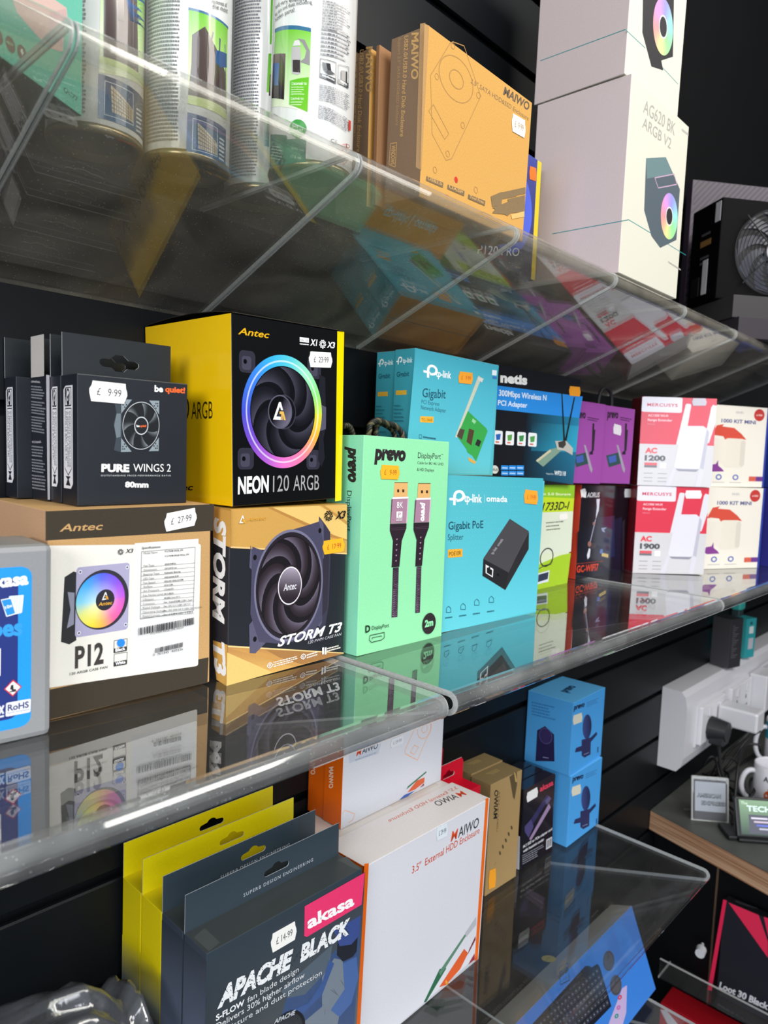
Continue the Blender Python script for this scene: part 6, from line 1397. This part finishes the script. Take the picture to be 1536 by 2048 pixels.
pl.frect(0, 0, 1, 1, '#5a5b60'); pl.frect(.02, .2, .98, .96, '#a9b0ba')
for t, y in (('AMERICAN', .56), ('EXPRESS', .37)):
    x0 = .08 if t[0] == 'A' else .22; pl.utext(t, pl.fr(x0, y), pl.fr(x0+.76, y), pl.fr(x0, y+.1), '#2c3038', bold=.07); pl.utext(t, pl.fr(x0+.01, y+.008), pl.fr(x0+.75, y+.008), pl.fr(x0+.01, y+.092), '#aeb4be', bold=.0)
link('printed_card', g.mesh('printed_card'), e, [LABEL()])
# payment terminal
p0 = on_counter(1478, 1686); e, mw = empty('card_terminal', p0+Vector((.0, .0, .0005)), (R(-50), 0, 0), 'black desktop terminal with a lit green screen on the counter', 'terminal')
bm = bmesh.new(); add_box(bm, (0, 0, 0), (.13, .045, .008), .003); bm_obj('base', bm, plain('black_plastic', '#18191b', .4), e)
bm = bmesh.new(); add_box(bm, (0, 0, 0), (.13, .010, .075), .003); o = bm_obj('screen_housing', bm, plain('black_plastic', '#18191b', .4), e); o.location = (0, .008, .007); o.rotation_euler = (R(-22), 0, 0)
bm = bmesh.new(); add_box(bm, (-.018, .005, 0), (.0, .06, .010), .003); bm_obj('side_foot', bm, plain('black_plastic', '#18191b', .4), e)
g = Geo(); M2 = mw @ Matrix.Translation((0, .008, .007)) @ Matrix.Rotation(R(-22), 4, 'X'); pl = Plane(M2, (.008, -.0004, .006), (1, 0, 0), (0, 0, 1), (0, -1, 0), .118, .064, g); pl.lay = 1
pl.frect(0, .0, 1, 1, '#2c4034', '#7fa07c'); pl.frect(.14, .04, 1, .58, '#4a4a58'); pl.utext('The', pl.fr(.03, .86), pl.fr(.14, .86), pl.fr(.03, .95), '#d8ecd8'); pl.utext('TECHS', pl.fr(.12, .68), pl.fr(.60, .68), pl.fr(.12, .84), '#d8f0e8', bold=.03)
for k in range(4): pl.uline(pl.fr(.18+.04*k, .48-k*.1), pl.fr(.45+.03*k, .48-k*.1), .003, ('#d8d4e8', '#c9b6c9', '#5a6ad0', '#b8b8c8')[k])
me = g.mesh('screen'); mt, nt, b_, n, l = nodes('lit_screen'); at = n.new('ShaderNodeAttribute'); at.attribute_name = 'Col'; l.new(at.outputs['Color'], b_.inputs['Emission Color']); l.new(at.outputs['Color'], b_.inputs['Base Color']); b_.inputs['Emission Strength'].default_value = .35; b_.inputs['Roughness'].default_value = .2
o = link('screen', me, e, [mt]); o.matrix_parent_inverse = Matrix.Identity(4); o.matrix_basis = Matrix.Translation((0, .008, .007)) @ Matrix.Rotation(R(-22), 4, 'X')
# mugs
def mug(px, py, r, h, label, wide=False, art=True):
    c = on_counter(px, py); e, mw = empty('mug', c+Vector((0, 0, .0005)), None, label, 'mug')
    lathe('mug_body', [(.001, .002), (r*.8, .001), (r*.86, .003), (r*.97, .02), (r, .04), (r, h), (r-.003, h+.001), (r-.004, h-.003), (r-.005, .02), (.001, .008)], plain('white_ceramic', '#dcdbe2', .18, noise=.02), e, 48)
    a = math.atan2(CAM.y-c.y, CAM.x-c.x)-1.25
    hp = [(r*.95*math.cos(a), r*.95*math.sin(a), h*.82), (1.3*r*math.cos(a), 1.3*r*math.sin(a), h*.86), (1.62*r*math.cos(a), 1.62*r*math.sin(a), h*.62), (1.55*r*math.cos(a), 1.55*r*math.sin(a), h*.3), (1.2*r*math.cos(a), 1.2*r*math.sin(a), h*.16), (r*.93*math.cos(a), r*.93*math.sin(a), h*.18)]
    tube('mug_handle', hp, .0055, plain('white_ceramic', '#dcdbe2', .18), e)
    g = Geo(); s = Cyl(c.x, c.y, c.z, r+.0002, h, g); base = math.atan2(CAM.y-c.y, CAM.x-c.x)
    if art:
        A = Art(s, ((base-.2)*r, h*.42), ((base-.2)*r+.016, h*.42), ((base-.2)*r, h*.42+.016))
        A.disc(.75, '#c4521c', n=20); A.disc(.4, '#b83a1a', .1, .85, n=16)
        for k in range(8): an = -.6+k*.28; A.poly([(.5, -.2), (.6+1.0*math.cos(an), 1.0*math.sin(an)), (.6+.8*math.cos(an+.25), .8*math.sin(an+.25))], '#8c2c16')
        s.utext('AW-', ((base-.55)*r, h*.72), ((base+.15)*r, h*.72), ((base-.55)*r, h*.72+.011), '#2a2a30', bold=.02)
    else:
        s.nx = 10; s.ugrad([((base-1.4)*r, h*.95), ((base-.2)*r, h*.95), ((base-.2)*r, h*.62), ((base-1.4)*r, h*.62)], ['#2a9cb4']*4, 10, 1)
    link('mug_print', g.mesh('mug_print'), e, [LABEL()])
mug(1546, 1618, .043, .098, 'white mug with an orange cockerel print on the counter')
mug(1562, 1540, .040, .125, 'white cup with a turquoise band standing behind the cockerel mug', art=False)
# black cables heaped on the counter
CB = plain('black_cable', '#17171a', .42)
rd = random.Random(21); labs = ['black cable looping in front of the cockerel mug', 'black cable rising from the heap up to the white charger', 'black cable lying along the back of the counter', 'thin black cable arching behind the card stand', 'black cable coiled lowest in the heap by the wall', 'black cable hanging down from the trunking sockets', 'thick black cable across the middle of the heap', 'black cable bridging from the heap towards the counter front', 'thin black cable looping highest over the heap', 'black cable tucked behind the black mains plug flex', 'black cable running under the mug handle', 'thin black cable crossing the heap low down', 'black cable curled beside the mug handle']
def pc(px, py, up):  # a point above the counter seen at a pixel
    p = on_counter(px, py); d = (CAM-p); t = up/d.z; q = p+d*t; q.z = ZC+up; return q
paths = [[(1440, 1590, .01), (1475, 1612, .015), (1508, 1595, .035), (1515, 1560, .05), (1498, 1548, .06), (1500, 1590, .04)],
         [(1408, 1560, .004), (1440, 1550, .03), (1470, 1520, .07), (1488, 1478, .11), (1520, 1462, .12)],
         [(1400, 1585, .004), (1430, 1560, .004), (1470, 1540, .006), (1520, 1500, .006)],
         [(1395, 1590, .004), (1425, 1552, .03), (1460, 1552, .03), (1490, 1575, .01)],
         [(1392, 1575, .004), (1410, 1545, .008), (1450, 1530, .012), (1470, 1560, .012), (1430, 1580, .004)],
         [(1520, 1440, .14), (1495, 1470, .12), (1470, 1490, .09), (1440, 1520, .05), (1430, 1560, .01)],
         [(1405, 1548, .014), (1440, 1562, .018), (1475, 1585, .016), (1495, 1600, .01), (1490, 1625, .004)],
         [(1412, 1610, .004), (1430, 1606, .012), (1452, 1616, .012), (1470, 1632, .005), (1464, 1648, .004)],
         [(1420, 1560, .01), (1432, 1520, .06), (1462, 1505, .085), (1482, 1530, .06), (1474, 1570, .01)],
         [(1408, 1530, .05), (1424, 1500, .09), (1436, 1530, .05), (1446, 1580, .008), (1470, 1600, .005)],
         [(1440, 1600, .006), (1470, 1622, .008), (1496, 1640, .006), (1506, 1652, .004)],
         [(1386, 1568, .004), (1420, 1580, .01), (1455, 1575, .014), (1480, 1590, .01)],
         [(1470, 1596, .03), (1474, 1540, .08), (1480, 1504, .10), (1494, 1484, .11), (1520, 1490, .11)]]
for p_, lab in zip(paths, labs):
    o = tube('cable', [pc(*q) for q in p_], .0030 if 'thin' not in lab else .002, CB); tag(o, lab, 'cable', 'black cables heaped on the counter')
# ================================================================== BELOW THE COUNTER
slabm = LOWM
e, _ = empty('acrylic_shelf', (1.372, -.30, -1.0062), None, 'clear acrylic shelf on the panel below the counter, holding the red and black box', 'shelf')
bm = bmesh.new(); add_box(bm, (0, -.25, -.004), (.055, .22, 0), .0008); bm_obj('shelf_sheet', bm, LOWM, e)
bm = bmesh.new(); add_box(bm, (-.004, -.25, -.004), (0, .22, .035), .0008); bm_obj('front_lip', bm, LOWM, e)
for lo, hi in (((-.0044, .219, -.004), (.055, .2206, 0)), ((-.0044, -.25, .0347), (.0002, .22, .0353))):
    bm = bmesh.new(); add_box(bm, lo, hi); bm_obj('polished_edge', bm, EDGE(), e)
b = Carton('loot_box', (1.4000, -.1790, -1.0050), (-90, 0, 0), (.125, .022, .1890), '#23232c', SATIN(), 'black box with red triangles and white Loot 30 Black lettering below the counter', sides={'left': '#e0204a', 'top': '#17171b'})
f = b.face('front').zoom(1180, 1640, 4.315)
f.poly([(1150, 685), (1180, 695), (1050, 1475), (1015, 1465)], '#ee2a55'); f.poly([(1195, 712), (1455, 820), (1536, 1050), (1536, 1190)], '#ee3058'); f.poly([(1500, 835), (1600, 870), (1600, 1060), (1536, 1000)], '#ee3058')
f.text('Loot 30 Black', (1112, 1448), (1536, 1640), (1125, 1395), '#e8e8ee', bold=.04)
b.face('top').zoom(1180, 1640, 4.315).rows((1250, 690), (1450, 760), (1262, 712), 2, '#4a4a50'); b.done()
b = Carton('red_box', (1.3800, -.0840, -1.2000), (-90, 0, 0), (.180, .06, .1340), '#b01526', SATIN(), 'red box with white diagonal stripes at the bottom right corner', sides={'top': '#a8121f', 'left': '#8c1020'})
f = b.face('front')
f.upoly([(.0, .118), (.012, .124), (.20, .0), (.09, 0)], '#d9d6dc'); f.upoly([(0, .075), (.03, .05), (.07, 0), (.045, 0)], '#d9d6dc'); b.done()
e, _ = empty('acrylic_shelf', (1.372, -.30, -1.2002), None, 'clear acrylic shelf at the very bottom under the red box', 'shelf')
bm = bmesh.new(); add_box(bm, (0, -.25, -.004), (.07, .24, 0), .0008); bm_obj('shelf_sheet', bm, LOWM, e)
bm = bmesh.new(); add_box(bm, (0, .2395, -.004), (.07, .2406, 0)); bm_obj('polished_edge', bm, EDGE(), e)
e, _ = empty('round_knob', tuple(CAM+ray(1398, 1905)*1.36), None, 'small white round knob on the black panel below the counter', 'knob')
bm = bmesh.new(); add_cyl(bm, (.012, 0, 0), (-.004, -.003, .001), .0095, .0085, 28); bm_obj('knob_head', bm, plain('frosted_white', '#c9ccd0', .3), e)
bm = bmesh.new(); add_cyl(bm, (.03, .004, 0), (.012, 0, 0), .003, .003, 12); bm_obj('knob_stem', bm, plain('frosted_white', '#c9ccd0', .3), e)
